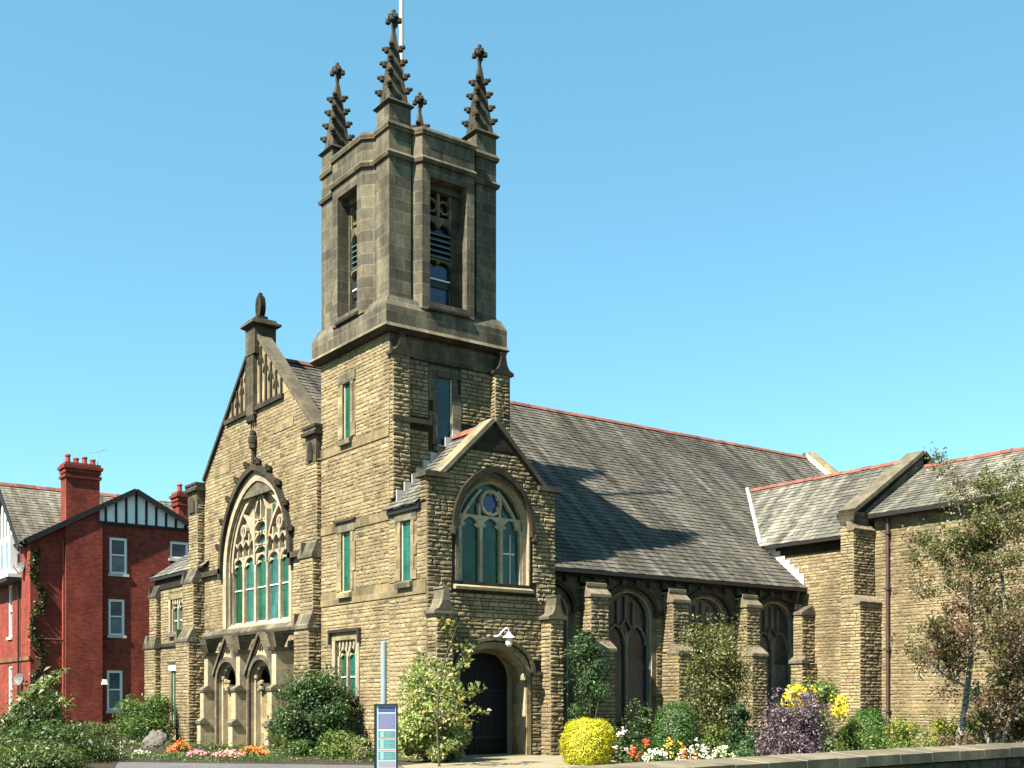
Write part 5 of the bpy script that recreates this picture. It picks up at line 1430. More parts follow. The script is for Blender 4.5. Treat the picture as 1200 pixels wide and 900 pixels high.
# low garden wall of the house
lw = empty("garden_wall", (-57.5, 17, 0), "low brick garden wall with pale coping in front of the brick house", "wall")
m_ = MB(); m_.box(-57.6, -57.35, 13.5, 19.5, -0.2, 0.35, "red_brick"); m_.build("wall", lw, (-57.5, 17, 0)); m_ = MB(); m_.box(-57.68, -57.27, 13.45, 19.55, 0.352, 0.45, "pale_stone"); m_.build("coping", lw, (-57.5, 17, 0))

def dish(base, face, r, label):
    o = empty("satellite_dish", base, label, "satellite dish", "satellite dishes on the brick house")
    b = Vector(base); n = Vector(face).normalized(); up = Vector((0, 0, 1)); s_ = n.cross(up).normalized(); u = s_.cross(n)
    m_ = MB(); V = []; Fs = []
    c0 = b + n * 0.25
    V.append(tuple(c0 - n * 0.08))
    for ring_ in (0.5, 1.0):
        for k in range(14):
            th = 2 * math.pi * k / 14; V.append(tuple(c0 + (s_ * math.cos(th) + u * math.sin(th)) * r * ring_ - n * (0.08 * (1 - ring_ ** 2))))
    for k in range(14):
        k2 = (k + 1) % 14; Fs += [(0, 1 + k, 1 + k2), (1 + k, 15 + k, 15 + k2, 1 + k2)]
    m_.geo(V, Fs, "lead", (0.32, 0.32, 0.33)); m_.build("dish", o, base)
    m_ = MB(); m_.tube([tuple(b), tuple(b + n * 0.18)], 0.03, "black_iron"); m_.tube([tuple(c0 - u * r), tuple(c0 + n * 0.4 - u * 0.1)], 0.018, "black_iron"); m_.knob(tuple(c0 + n * 0.4 - u * 0.08), 0.05, "lead"); m_.build("mount", o, base)
dish((-61.2, YHF, 8.15), (0.5, -1, 0.35), 0.30, "round grey satellite dish high beside the white oriel window")
dish((-61.6, YHF, 2.6), (0.6, -1, 0.35), 0.32, "round grey satellite dish low on the sunlit front brickwork")
ant = empty("tv_aerial", (-60.3, 18.0, 13.4), "thin television aerial on a mast beside the tall brick chimney", "aerial")
m_ = MB(); m_.tube([(-60.3, 18.05, 12.6), (-60.3, 18.05, 14.3)], 0.02, "lead"); m_.build("mast", ant, (-60.3, 18.0, 13.4))
m_ = MB(); m_.tube([(-60.5, 17.8, 14.25), (-60.1, 18.4, 14.4)], 0.015, "lead")
for k in range(6):
    q = Vector((-60.5, 17.8, 14.25)).lerp(Vector((-60.1, 18.4, 14.4)), k / 5); m_.tube([tuple(q + Vector((0.12, -0.08, 0.0))), tuple(q - Vector((0.12, -0.08, 0.0)))], 0.012, "lead")
m_.build("antenna", ant, (-60.3, 18.0, 13.4))
fl = empty("security_light", (XH + 0.3, 18.1, 2.6), "small white security light on the corner of the chimney breast", "light")
m_ = MB(); m_.tube([(XH + 0.02, 18.16, 2.5), (XH + 0.2, 18.2, 2.55)], 0.03, "white_paint"); m_.build("bracket", fl, (XH + 0.3, 18.1, 2.6)); m_ = MB(); m_.frustum((XH + 0.28, 18.2), 0.12, 0.14, 2.42, (XH + 0.28, 18.2), 0.08, 0.09, 2.68, "white_paint"); m_.build("lamp_head", fl, (XH + 0.3, 18.1, 2.6))

# ================================================================ FOLIAGE
class LB:
    """many pointed leaves collected with numpy"""
    def __init__(s): s.v = []; s.t = []
    def add(s, P, Nn, size, cols, rg, aspect=0.5, jitter=0.3):
        n = len(P)
        if n == 0: return
        Nn = Nn / (np.linalg.norm(Nn, axis=1, keepdims=True) + 1e-9)
        a = rg.normal(size=(n, 3)); a -= (a * Nn).sum(1, keepdims=True) * Nn; a /= np.linalg.norm(a, axis=1, keepdims=True) + 1e-9
        b = np.cross(Nn, a)
        L = size * rg.uniform(1 - jitter, 1 + jitter, (n, 1)); Wd = L * aspect
        v = np.stack([P - a * L * 0.5, P + b * Wd * 0.5 + Nn * L * 0.06, P + a * L * 0.5 - Nn * L * 0.08, P - b * Wd * 0.5 + Nn * L * 0.06], axis=1)
        s.v.append(v.reshape(-1, 3))
        cols = np.array(cols); i = rg.integers(0, len(cols), n); k = rg.uniform(0.75, 1.25, (n, 1))
        s.t.append(cols[i] * k)
    def build(s, name, mat, parent, base):
        v = np.concatenate(s.v); t = np.concatenate(s.t); nf = len(t)
        me = bpy.data.meshes.new(name)
        me.vertices.add(len(v)); me.vertices.foreach_set("co", (v - np.array(base)).astype(np.float32).ravel())
        me.loops.add(nf * 4); me.loops.foreach_set("vertex_index", np.arange(nf * 4, dtype=np.int32))
        me.polygons.add(nf); me.polygons.foreach_set("loop_start", np.arange(0, nf * 4, 4, dtype=np.int32))
        try: me.polygons.foreach_set("loop_total", np.full(nf, 4, dtype=np.int32))
        except Exception: pass
        me.update(calc_edges=True)
        me.materials.append(MATS[mat])
        a = me.attributes.new("tint", 'FLOAT_COLOR', 'FACE')
        tt = np.ones((nf, 4), dtype=np.float32); tt[:, :3] = t; a.data.foreach_set("color", tt.ravel())
        o = bpy.data.objects.new(name, me); COL.objects.link(o)
        if parent is not None: o.parent = parent
        else: o.location = base
        return o
def clump(lb, c, r, n, size, cols, rg, aspect=0.5, upb=0.3, shell=0.5, flat=0.7):
    """leaves in one ellipsoid, crowded towards its skin"""
    d = rg.normal(size=(n, 3)); d /= np.linalg.norm(d, axis=1, keepdims=True)
    q = (shell + (1 - shell) * rg.random((n, 1))) ** 0.8
    P = np.array(c) + d * q * np.array(r) * rg.uniform(0.86, 1.1, (n, 1))
    Nn = d * flat + rg.normal(size=(n, 3)) * 0.55 + np.array([0, 0, upb])
    keep = P[:, 2] > 0.02
    lb.add(P[keep], Nn[keep], size, cols, rg, aspect)
def shrub(name, label, cat, px, depth, wpx, ytop, cols, n, size, seed,  nclump=14, aspect=0.5, ybot=None, group=None, shape="round", twig=(0.10, 0.07, 0.05), lean=0.0, dratio=0.9, stems=6, loose=0.0, squareness=2.4):
    n = int(n * 1.7); size = size * 0.78
    x, y = at(px, depth); R = wpx / 2 * depth / F; H = zat(ytop, depth)
    base = (x, y, 0); o = empty(name, base, label, cat, group)
    rg = np.random.default_rng(seed); lb = LB(); r_ = random.Random(seed)
    z0 = zat(ybot, depth) if ybot else 0.0
    cen = []
    if shape == "ball":
        for kk, nn, sh_, cc in ((1.0, n, 0.86, cols), (0.92, n // 3, 0.6, cols)):
            d = rg.normal(size=(nn, 3)); d /= np.linalg.norm(d, axis=1, keepdims=True)
            lump = 1 + 0.06 * np.sin(d[:, :1] * 7 + seed) * np.sin(d[:, 1:2] * 6 + d[:, 2:] * 5) + 0.03 * np.sin(d[:, :1] * 17) * np.sin(d[:, 2:] * 15 + seed) + np.abs(rg.normal(size=(nn, 1))) * 0.02
            s4 = (np.abs(d) ** squareness).sum(1, keepdims=True) ** (-1 / squareness)
            P = np.array([x, y, H * 0.45]) + d * s4 * lump * (sh_ + (1 - sh_) * rg.random((nn, 1))) * kk * np.array([R, R * dratio, H * 0.56]) * rg.uniform(0.95, 1.04, (nn, 1))
            keep = P[:, 2] > 0.01
            lb.add(P[keep], (d * 1.2 + rg.normal(size=(nn, 3)) * 0.5 + np.array([0, 0, 0.3]))[keep], size, cc, rg, aspect)
        cen = [(x, y, H * 0.6)]
    else:
        for k in range(nclump):
            th = r_.uniform(0, 2 * math.pi); q = math.sqrt(r_.random()); hh_ = r_.uniform(0.12, 0.98)
            if shape == "round": prof = math.sqrt(max(0.05, 1 - (abs(hh_ - 0.42) / 0.62) ** 2))
            elif shape == "vase": prof = 0.45 + 0.6 * hh_ if hh_ < 0.75 else 1.0 - (hh_ - 0.75) * 1.8
            else: prof = 1.05 - 0.85 * hh_
            cr = R * r_.uniform(0.26, 0.44)
            zc = z0 + (H - z0) * hh_ - cr * 0.5
            c = (x + math.cos(th) * q * R * prof * 0.8, y + math.sin(th) * q * R * prof * dratio * 0.8, max(zc, 0.12))
            cen.append(c)
            clump(lb, c, (cr, cr, cr * r_.uniform(0.7, 1.0)), n // nclump, size, cols, rg, aspect, shell=0.35 - loose * 0.3)
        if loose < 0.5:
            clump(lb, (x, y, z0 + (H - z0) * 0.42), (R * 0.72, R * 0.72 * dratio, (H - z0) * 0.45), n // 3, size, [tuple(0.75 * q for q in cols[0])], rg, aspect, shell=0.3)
        m_ = n // 14       # stray shoots that break the outline
        th = rg.uniform(0, 2 * np.pi, m_); hh2 = rg.uniform(0.25, 1.06, m_); rr = R * rg.uniform(0.75, 1.08, m_) * np.sqrt(np.clip(1 - ((hh2 - 0.42) / 0.75) ** 2, 0.03, 1))
        P = np.stack([x + np.cos(th) * rr, y + np.sin(th) * rr * dratio, z0 + (H - z0) * hh2], 1)
        lb.add(P, np.stack([np.cos(th), np.sin(th), np.full(m_, 0.4)], 1) + rg.normal(size=(m_, 3)) * 0.6, size, cols, rg, aspect)
    lb.build("foliage", "leaf", o, base)
    st = MB()
    for k in range(stems):
        c = cen[k % len(cen)]
        st.tube([(x + r_.uniform(-0.1, 0.1), y + r_.uniform(-0.1, 0.1), -0.05), ((x + c[0]) / 2 + r_.uniform(-0.1, 0.1), (y + c[1]) / 2, c[2] * 0.5), c], [0.035, 0.025, 0.012], "bark_brown", 5)
    st.build("stem", o, base)
    return o
G_dark = [(0.028, 0.065, 0.018), (0.04, 0.085, 0.022), (0.06, 0.11, 0.03)]
G_mid = [(0.06, 0.12, 0.025), (0.085, 0.15, 0.03), (0.05, 0.095, 0.022)]
G_lime = [(0.16, 0.21, 0.04), (0.24, 0.27, 0.06), (0.10, 0.16, 0.03)]
G_var = [(0.36, 0.38, 0.13), (0.22, 0.28, 0.07), (0.12, 0.19, 0.045), (0.42, 0.42, 0.18)]
G_olive = [(0.10, 0.115, 0.03), (0.15, 0.15, 0.045), (0.07, 0.085, 0.025), (0.20, 0.17, 0.07)]
G_gold = [(0.66, 0.57, 0.03), (0.56, 0.51, 0.03), (0.40, 0.40, 0.04)]
G_purple = [(0.10, 0.06, 0.085), (0.17, 0.125, 0.16), (0.26, 0.21, 0.25), (0.06, 0.03, 0.045)]

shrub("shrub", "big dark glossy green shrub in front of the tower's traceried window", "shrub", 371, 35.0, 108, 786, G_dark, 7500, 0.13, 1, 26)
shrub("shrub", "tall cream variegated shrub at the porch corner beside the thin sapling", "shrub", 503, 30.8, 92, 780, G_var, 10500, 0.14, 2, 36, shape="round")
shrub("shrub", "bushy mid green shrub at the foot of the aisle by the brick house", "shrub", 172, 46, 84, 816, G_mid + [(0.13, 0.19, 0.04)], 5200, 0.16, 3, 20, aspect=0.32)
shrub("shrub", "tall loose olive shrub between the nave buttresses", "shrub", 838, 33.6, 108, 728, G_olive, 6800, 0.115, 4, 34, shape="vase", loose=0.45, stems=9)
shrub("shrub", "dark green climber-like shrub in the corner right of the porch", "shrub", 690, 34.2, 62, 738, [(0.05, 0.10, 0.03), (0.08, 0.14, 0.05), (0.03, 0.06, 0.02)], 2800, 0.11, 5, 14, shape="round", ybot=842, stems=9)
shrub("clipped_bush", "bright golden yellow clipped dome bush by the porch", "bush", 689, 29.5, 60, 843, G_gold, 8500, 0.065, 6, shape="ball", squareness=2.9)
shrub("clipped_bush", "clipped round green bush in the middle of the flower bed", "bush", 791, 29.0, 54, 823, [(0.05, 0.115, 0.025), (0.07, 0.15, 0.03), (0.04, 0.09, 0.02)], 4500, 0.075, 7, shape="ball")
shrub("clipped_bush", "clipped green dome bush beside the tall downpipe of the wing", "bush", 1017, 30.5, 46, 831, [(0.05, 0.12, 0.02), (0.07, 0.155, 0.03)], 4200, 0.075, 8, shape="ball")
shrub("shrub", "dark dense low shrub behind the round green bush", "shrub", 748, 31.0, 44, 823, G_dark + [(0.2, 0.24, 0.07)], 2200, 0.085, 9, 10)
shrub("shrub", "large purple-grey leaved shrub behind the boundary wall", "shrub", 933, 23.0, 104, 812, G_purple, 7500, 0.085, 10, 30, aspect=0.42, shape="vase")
yb = shrub("flowering_shrub", "green shrub topped with bright yellow blossom behind the purple shrub", "shrub", 952, 26.5, 84, 800, G_lime + G_mid, 4600, 0.10, 11, 18)
def blossoms(o, px, depth, wpx, y0, y1, cols, n, size, seed, name="blossom"):
    x, y = at(px, depth); rg = np.random.default_rng(seed); lb = LB(); base = tuple(o.location)
    R = wpx / 2 * depth / F; zc = zat((y0 + y1) / 2, depth); hz = (y1 - y0) / 2 * depth / F
    for k in range(max(3, n // 25)):
        d = rg.normal(size=3); d /= np.linalg.norm(d) * 1.2
        c = np.array([x, y, zc]) + d * np.array([R, R * 0.6, hz])
        P = c + rg.normal(size=(25, 3)) * size * 0.8
        lb.add(P, np.array([[0.3, -0.5, 0.7]]) + rg.normal(size=(25, 3)) * 0.5, size, cols, rg, 0.8)
    lb.build(name, "petal", o, base)
blossoms(yb, 938, 25.7, 38, 805, 828, [(0.80, 0.62, 0.02), (0.70, 0.52, 0.02)], 420, 0.085, 21); blossoms(yb, 985, 25.9, 18, 815, 840, [(0.80, 0.62, 0.02), (0.70, 0.52, 0.02)], 170, 0.08, 22)
shrub("shrub", "lime green low shrub right of the purple shrub", "shrub", 992, 26.5, 50, 842, G_lime, 2200, 0.085, 12, 12)
shrub("shrub", "yellow-green spotted shrub at the foot of the tall downpipe", "shrub", 1056, 30.0, 46, 838, G_lime + [(0.45, 0.42, 0.06)], 2000, 0.09, 13, 10)
shrub("shrub", "yellow and dark green shrub left of the leaning birch trunk", "shrub", 1102, 30.0, 52, 832, [(0.45, 0.40, 0.06), (0.25, 0.27, 0.06), (0.08, 0.12, 0.03), (0.05, 0.09, 0.02)], 2000, 0.09, 14, 10)
shrub("shrub", "dark green shrub between the two birch trunks", "shrub", 1146, 31.5, 48, 836, G_dark + G_mid, 2000, 0.09, 15, 10)
shrub("shrub", "low green shrub at the far right end of the wing wall", "shrub", 1190, 32, 50, 846, G_mid, 1300, 0.09, 16, 8)
shrub("shrub", "low dark green shrub left of the purple shrub under a nave window", "shrub", 866, 29.5, 46, 826, G_dark + [(0.03, 0.05, 0.03)], 2000, 0.09, 17, 10)
shrub("shrub", "small bright green shrub right of the round green bush", "shrub", 836, 28.5, 38, 850, [(0.12, 0.17, 0.03), (0.16, 0.2, 0.04), (0.08, 0.13, 0.03)], 1600, 0.07, 18, 8)
shrub("shrub", "fresh green feathery shrub at the left foot of the purple shrub", "shrub", 873, 25.5, 26, 860, [(0.08, 0.17, 0.06), (0.11, 0.2, 0.08)], 900, 0.07, 19, 6)
shrub("shrub", "leafy small shrub left of the golden bush near the dark nave window", "shrub", 727, 30.5, 36, 846, G_dark, 1300, 0.075, 20, 8)
# left foreground mass
shrub("shrub", "large tangled green shrub at the lower left corner behind the low greenery", "shrub", 60, 30.6, 170, 846, [(0.038, 0.075, 0.015), (0.062, 0.105, 0.02), (0.022, 0.045, 0.01), (0.13, 0.16, 0.05)], 5200, 0.16, 23, 34, aspect=0.35, dratio=0.8)
shrub("shrub", "small tangle of white-flowered greenery in the lower left corner, right of the big shrub", "shrub", 112, 31.5, 70, 868, [(0.08, 0.13, 0.025), (0.05, 0.09, 0.02), (0.45, 0.45, 0.36)], 2200, 0.12, 61, 14, aspect=0.4)
shrub("shrub", "low tangled dark greenery at the very bottom left, nearest the pavement", "shrub", 48, 27.6, 150, 872, [(0.045, 0.085, 0.016), (0.07, 0.115, 0.022), (0.026, 0.05, 0.011), (0.20, 0.22, 0.09)], 4200, 0.13, 71, 26, aspect=0.38, dratio=0.6)
shrub("shrub", "dark tall shrub with feathery shoots in front of the brick house", "shrub", 42, 40, 92, 812, G_dark + [(0.08, 0.12, 0.03)], 4600, 0.16, 24, 22, aspect=0.38)
sh = shrub("sumac", "sumac-like sapling with drooping leaf fronds against the brick wall", "shrub", 55, 39, 70, 800, [(0.09, 0.13, 0.03), (0.06, 0.09, 0.02)], 700, 0.16, 25, 8, aspect=0.3, loose=0.8)
fr_ = LB(); rg = np.random.default_rng(99); bse = tuple(sh.location)
for k, (pa, pb) in enumerate([((38, 812), (74, 788)), ((30, 822), (66, 797)), ((20, 830), (50, 806)), ((45, 835), (85, 822)), ((10, 842), (36, 812))]):
    A = np.array([*at(pa[0], 38.5), zat(pa[1], 38.5)]); Bp = np.array([*at(pb[0], 38.0), zat(pb[1], 38.0)])
    tt = np.linspace(0, 1, 26)[:, None]; P = A + (Bp - A) * tt + np.array([0, 0, 0.25]) * (tt * (1 - tt)) * 2
    P = np.repeat(P, 3, axis=0) + rg.normal(size=(78, 3)) * 0.09
    fr_.add(P, np.array([[0.4, -0.4, 0.6]]) + rg.normal(size=(78, 3)) * 0.4, 0.24, [(0.11, 0.15, 0.035), (0.16, 0.19, 0.06), (0.06, 0.09, 0.02)], rg, 0.3)
fr_.build("frond", "leaf", sh, bse)
shrub("shrub", "low grassy green shrub beside the brick house garden wall", "shrub", 118, 40, 60, 848, [(0.12, 0.14, 0.05), (0.17, 0.18, 0.07), (0.07, 0.1, 0.03)], 2000, 0.13, 26, 12, aspect=0.3)
shrub("shrub", "bright green low leafy shrub in front of the big dark shrub", "shrub", 398, 33.0, 60, 858, G_lime + G_mid, 2400, 0.10, 27, 12)
shrub("shrub", "pale grassy low plant between the sign and the dark shrub", "shrub", 425, 31.5, 40, 866, [(0.30, 0.30, 0.14), (0.14, 0.18, 0.05), (0.2, 0.22, 0.08)], 1100, 0.12, 28, 8, aspect=0.2)
shrub("shrub", "low green plant at the left foot of the dark shrub", "shrub", 352, 34.0, 46, 868, G_mid, 1300, 0.09, 29, 8)
# yucca-like spiky plant beside the blind doorway
yx, yy = at(327, 38.5); yu = empty("spiky_plant", (yx, yy, 0), "spiky sword-leaved plant between the blind doorways and the dark shrub", "plant")
m_ = MB(); r_ = random.Random(8)
for k in range(46):
    th = r_.uniform(0, 2 * math.pi); l = r_.uniform(0.8, 1.5); e = r_.uniform(0.5, 1.4)
    d = Vector((math.cos(th) * math.cos(e), math.sin(th) * math.cos(e), math.sin(e))); s_ = d.cross(Vector((0, 0, 1))).normalized() * 0.035
    p0 = Vector((yx, yy, 0.1)); p1 = p0 + d * l * 0.55; p2 = p0 + d * l + Vector((0, 0, -0.12))
    kk = r_.uniform(0.8, 1.2); c = (0.20 * kk, 0.23 * kk, 0.08 * kk) if k % 3 else (0.10, 0.15, 0.04)
    m_.face([tuple(p0 - s_ * 0.6), tuple(p0 + s_ * 0.6), tuple(p1 + s_), tuple(p1 - s_)], "leaf", c); m_.face([tuple(p1 - s_), tuple(p1 + s_), tuple(p2)], "leaf", c)
m_.build("foliage", yu, (yx, yy, 0))
# ivy on the corner of the house
iv = empty("ivy", (XH + 0.05, 15.0, 0), "narrow dark ivy climbing the corner of the brick house", "climber"); lb = LB(); rg = np.random.default_rng(5)
for z in np.linspace(0.5, 9.0, 46):
    clump(lb, (XH + 0.08, 15.0 + 0.25 * math.sin(z * 2.1), z), (0.12, 0.34 + 0.15 * math.sin(z * 3.3), 0.22), 26, 0.13, [(0.03, 0.045, 0.018), (0.05, 0.07, 0.02), (0.10, 0.13, 0.03)], rg, 0.8, 0.1, 0.2)
lb.build("foliage", "leaf", iv, (XH + 0.05, 15.0, 0))
m_ = MB(); m_.tube([(XH + 0.05, 15.0 + 0.2 * math.sin(z * 2.1), z) for z in np.linspace(-0.1, 9.0, 24)], 0.03, "bark_brown", 5); m_.build("stem", iv, (XH + 0.05, 15.0, 0))

# ---- flowers in the beds ----------------------------------------------
def flowers(label, px, depth, wpx, ytop, cols, n, seed, size=0.085, gcols=G_mid, leafn=260):
    x, y = at(px, depth); R = wpx / 2 * depth / F; H = max(zat(ytop, depth), 0.16); base = (x, y, 0)
    o = empty("flower_clump", base, label, "flowers", "bedding flowers along the church beds")
    rg = np.random.default_rng(seed); lb = LB()
    clump(lb, (x, y, H * 0.42), (R, R * 0.7, H * 0.5), leafn, 0.11, gcols, rg, 0.4, 0.5, 0.2); lb.build("foliage", "leaf", o, base)
    lb = LB()
    for k in range(int(n * 0.8)):
        th = rg.uniform(0, 2 * np.pi); q = np.sqrt(rg.random()) * 1.15; hh_ = H * (0.72 + 0.36 * np.sqrt(max(0.0, 1 - q * q)) * rg.uniform(0.25, 1.05))
        c = np.array([x + math.cos(th) * q * R, y + math.sin(th) * q * R * 0.7, hh_ - 0.25 * H * q])
        P = c + rg.normal(size=(6, 3)) * size * 0.42
        lb.add(P, np.array([[0.35, -0.45, 0.8]]) + rg.normal(size=(6, 3)) * 0.35, size * 0.72, cols, rg, 0.8)
    lb.build("blossom", "petal", o, base)
OR = [(0.85, 0.17, 0.02), (0.75, 0.10, 0.02)]; PK = [(0.85, 0.30, 0.36), (0.75, 0.22, 0.32)]; WH = [(0.8, 0.8, 0.72), (0.75, 0.72, 0.6)]; RD = [(0.75, 0.06, 0.03), (0.85, 0.18, 0.06)]; YL = [(0.85, 0.55, 0.03), (0.8, 0.42, 0.03)]; LP = [(0.78, 0.60, 0.68), (0.85, 0.72, 0.76)]
G_y = [(0.17, 0.18, 0.04), (0.12, 0.15, 0.03)]
flowers("orange flowers at the foot of the left gable buttress", 212, 36, 26, 868, OR, 26, 1, gcols=G_y)
flowers("small orange-red flowers beside the grey boulder", 199, 35, 18, 877, RD, 15, 2, gcols=G_y)
flowers("pink flowers left of the first blind doorway", 234, 33.4, 34, 880, PK, 40, 3)
flowers("salmon pink flowers across the foot of the first blind doorway", 268, 33.0, 42, 880, [(0.88, 0.42, 0.40), (0.85, 0.3, 0.32)], 48, 4)
flowers("orange-red flowers at the foot of the second blind doorway", 297, 33.4, 40, 875, [(0.85, 0.15, 0.04), (0.85, 0.25, 0.03)], 52, 5)
flowers("white flowers at the left end of the church bed near the brick house", 165, 34, 20, 882, WH, 16, 6)
flowers("white flowers sprinkled over the leaves below the bushy aisle shrub", 152, 42.0, 30, 872, WH, 12, 7, size=0.07)
flowers("orange-red flowers right of the golden bush", 741, 28.6, 16, 874, RD, 18, 8, size=0.075)
flowers("vermilion flowers below the dark low shrub", 757, 29.2, 18, 868, RD, 18, 9, size=0.075)
flowers("carpet of white flowers in front of the round green bush", 768, 28.0, 34, 876, WH, 46, 10, size=0.07)
flowers("yellow-orange flowers under the round green bush", 789, 28.2, 24, 864, YL, 26, 11, size=0.075)
flowers("lilac-pink flowers right of the yellow-orange flowers", 818, 28.0, 24, 868, LP, 30, 12, size=0.08)
flowers("white and salmon flowers below the lilac-pink flowers", 806, 27.2, 24, 875, WH + RD, 30, 13, size=0.075)
flowers("low cream-white mound of flowers nearest the paved forecourt", 846, 27.0, 36, 874, [(0.8, 0.8, 0.58), (0.7, 0.72, 0.5)], 60, 14, size=0.06)
flowers("pale lilac flower heads right of the golden bush", 728, 29.0, 16, 855, LP, 12, 15, size=0.09, gcols=G_dark)
flowers("few white flower stems left of the round green bush", 772, 29.8, 14, 858, WH, 8, 16, size=0.08)
flowers("red-pink flowers behind the wall right of the purple shrub", 980, 22.5, 20, 881, [(0.85, 0.25, 0.2)], 14, 17, size=0.06)
# low plants as ground cover between the clumps
lb = LB(); rg = np.random.default_rng(31)
def scatter(pts, n, size, cols, h):
    for (pxa, da), (pxb, db) in pts:
        for k in range(n):
            q = rg.random(); px = pxa + (pxb - pxa) * q + rg.normal() * 4; d = da + (db - da) * q + rg.normal() * 0.5
            x, y = at(px, d); m2 = 16
            P = np.array([x, y, h * 0.5]) + rg.normal(size=(m2, 3)) * np.array([0.18, 0.18, h * 0.3]); P = P[P[:, 2] > 0.01]
            lb.add(P, np.array([[0, 0, 0.7]]) + rg.normal(size=(len(P), 3)) * 0.6, size, cols, rg, 0.35)
scatter([((140, 41), (330, 35.5)), ((330, 35.5), (470, 31.5))], 110, 0.10, G_mid + G_dark + G_y, 0.22)
scatter([((130, 34), (330, 33)), ((130, 31.6), (450, 31.4))], 130, 0.075, G_mid + G_dark + [(0.20, 0.23, 0.08)], 0.13)
scatter([((730, 29.5), (880, 26.5)), ((870, 25), (1000, 24))], 90, 0.08, G_mid + G_dark, 0.2)
scatter([((985, 28), (1200, 29))], 240, 0.09, G_lime + G_mid, 1.0)
scatter([((720, 30), (900, 28))], 120, 0.08, G_dark + G_mid, 0.55)
scatter([((690, 34), (900, 34.5))], 150, 0.10, G_dark, 0.9)
tag(lb.build("ground_cover", "leaf", None, (0, 0, 0)), kind="stuff")

bx_, by_ = at(184, 40.0); rk = MB(); r_ = random.Random(4)
V = []; Fs = []; nu, nv = 14, 7
for j in range(nv + 1):
    for i in range(nu):
        th = 2 * math.pi * i / nu; ph = math.pi / 2 * j / nv; w = 1 + r_.uniform(-0.07, 0.07)
        V.append((bx_ + 0.62 * w * math.cos(th) * math.cos(ph), by_ + 0.5 * w * math.sin(th) * math.cos(ph), 0.62 * w * math.sin(ph) - 0.03))
for j in range(nv):
    for i in range(nu): Fs.append((j * nu + i, j * nu + (i + 1) % nu, (j + 1) * nu + (i + 1) % nu, (j + 1) * nu + i))
rk.geo([(v[0] - bx_, v[1] - by_, v[2]) for v in V], Fs, "grey_rock"); ro = rk.build("boulder"); ro.location = (bx_, by_, 0)
tag(ro, "rounded grey boulder in the flower bed beside small orange-red flowers", "boulder")

# ---- trees ------------------------------------------------------------
def limb(st, lb, p0, d, L, r0, depth_, r_, rg, cols, mat, leafsz, twigs, tipn, tw=0.35, up=0.12, t=(1, 1, 1)):
    n = 5; pts = [Vector(p0)]; dd = Vector(d).normalized()
    for i in range(n):
        dd = (dd + Vector((r_.uniform(-tw, tw), r_.uniform(-tw, tw), r_.uniform(-tw, tw) * 0.6 + up)) * 0.5).normalized(); pts.append(pts[-1] + dd * (L / n))
    rad = [r0 * (1 - 0.72 * i / n) for i in range(n + 1)]
    st.tube([tuple(p) for p in pts], rad, mat if r0 > 0.016 else "bark_brown", 6 if r0 > 0.02 else 4, t, cap=False)
    if depth_ <= 1:
        for p in pts[2:]:
            nn = tipn
            P = np.array(p) + rg.normal(size=(nn, 3)) * np.array([0.17, 0.17, 0.15]) * (L / 0.8)
            lb.add(P, rg.normal(size=(nn, 3)) + np.array([0, 0, 0.35]), leafsz, cols(p), rg, 0.55)
    if depth_ > 0:
        for k in range(twigs):
            i = r_.randint(1, n); a = pts[i]
            side = Vector((r_.gauss(0, 1), r_.gauss(0, 1), r_.gauss(0.15, 0.5))).normalized()
            limb(st, lb, a, (pts[i] - pts[i - 1]).normalized() * 0.6 + side * 0.9, L * r_.uniform(0.42, 0.68), max(rad[i] * 0.55, 0.006), depth_ - 1, r_, rg, cols, mat, leafsz, twigs, tipn, tw, up, t)
def birch(label, px, depth, pts, r0, seed, branches, cols, tipn=12, leafsz=0.075, t=(1, 1, 1), depth_=2, twigs=4, blen=1.5):
    """pts: (px, py, ddepth) of the trunk line in the photo's frame"""
    x, y = at(px, depth); base = (x, y, 0); o = empty("birch_tree", base, label, "tree", "birch trees in front of the wing")
    st = MB(); lb = LB(); r_ = random.Random(seed); rg = np.random.default_rng(seed)
    for tr in pts:
        P = [(*at(a, depth + dd), zat(b, depth + dd)) for a, b, dd in tr]
        n = len(P); rad = [tr_r * (1 - 0.75 * i / (n - 1)) for i, tr_r in enumerate([r0 if tr is pts[0] else r0 * 0.7] * n)]
        st.tube(P, rad, "birch_bark", 8, t)
        for k in range(branches):
            i = r_.randint(max(1, n // 3), n - 1); a = Vector(P[i - 1]).lerp(Vector(P[i]), r_.random())
            side = Vector((r_.gauss(0, 1), r_.gauss(0, 1), r_.gauss(0.35, 0.35))).normalized()
            limb(st, lb, a, side, blen * r_.uniform(0.6, 1.2), 0.022, depth_, r_, rg, cols, "birch_bark", leafsz, twigs, tipn)
    st.build("trunk", o, base); lb.build("crown", "leaf", o, base)
GB = [(0.10, 0.115, 0.035), (0.15, 0.15, 0.055), (0.08, 0.10, 0.03), (0.20, 0.18, 0.08)]; RB = [(0.16, 0.085, 0.062), (0.20, 0.12, 0.085), (0.12, 0.07, 0.05), (0.13, 0.12, 0.05)]
birch("slender birch with a leaning white trunk in front of the wing", 1121, 28.0, [[(1121, 885, 0), (1131, 828, 0), (1138, 770, 0.1), (1137, 700, 0.2), (1138, 660, 0.3), (1141, 622, 0.4)]], 0.085, 3, 17, lambda p: (RB if (math.sin(p.x * 9 + p.z * 5) + math.sin(p.y * 7)) > (0.5 if p.z < 4.0 else 1.3) else GB), tipn=14, leafsz=0.075, twigs=4, blen=1.35)
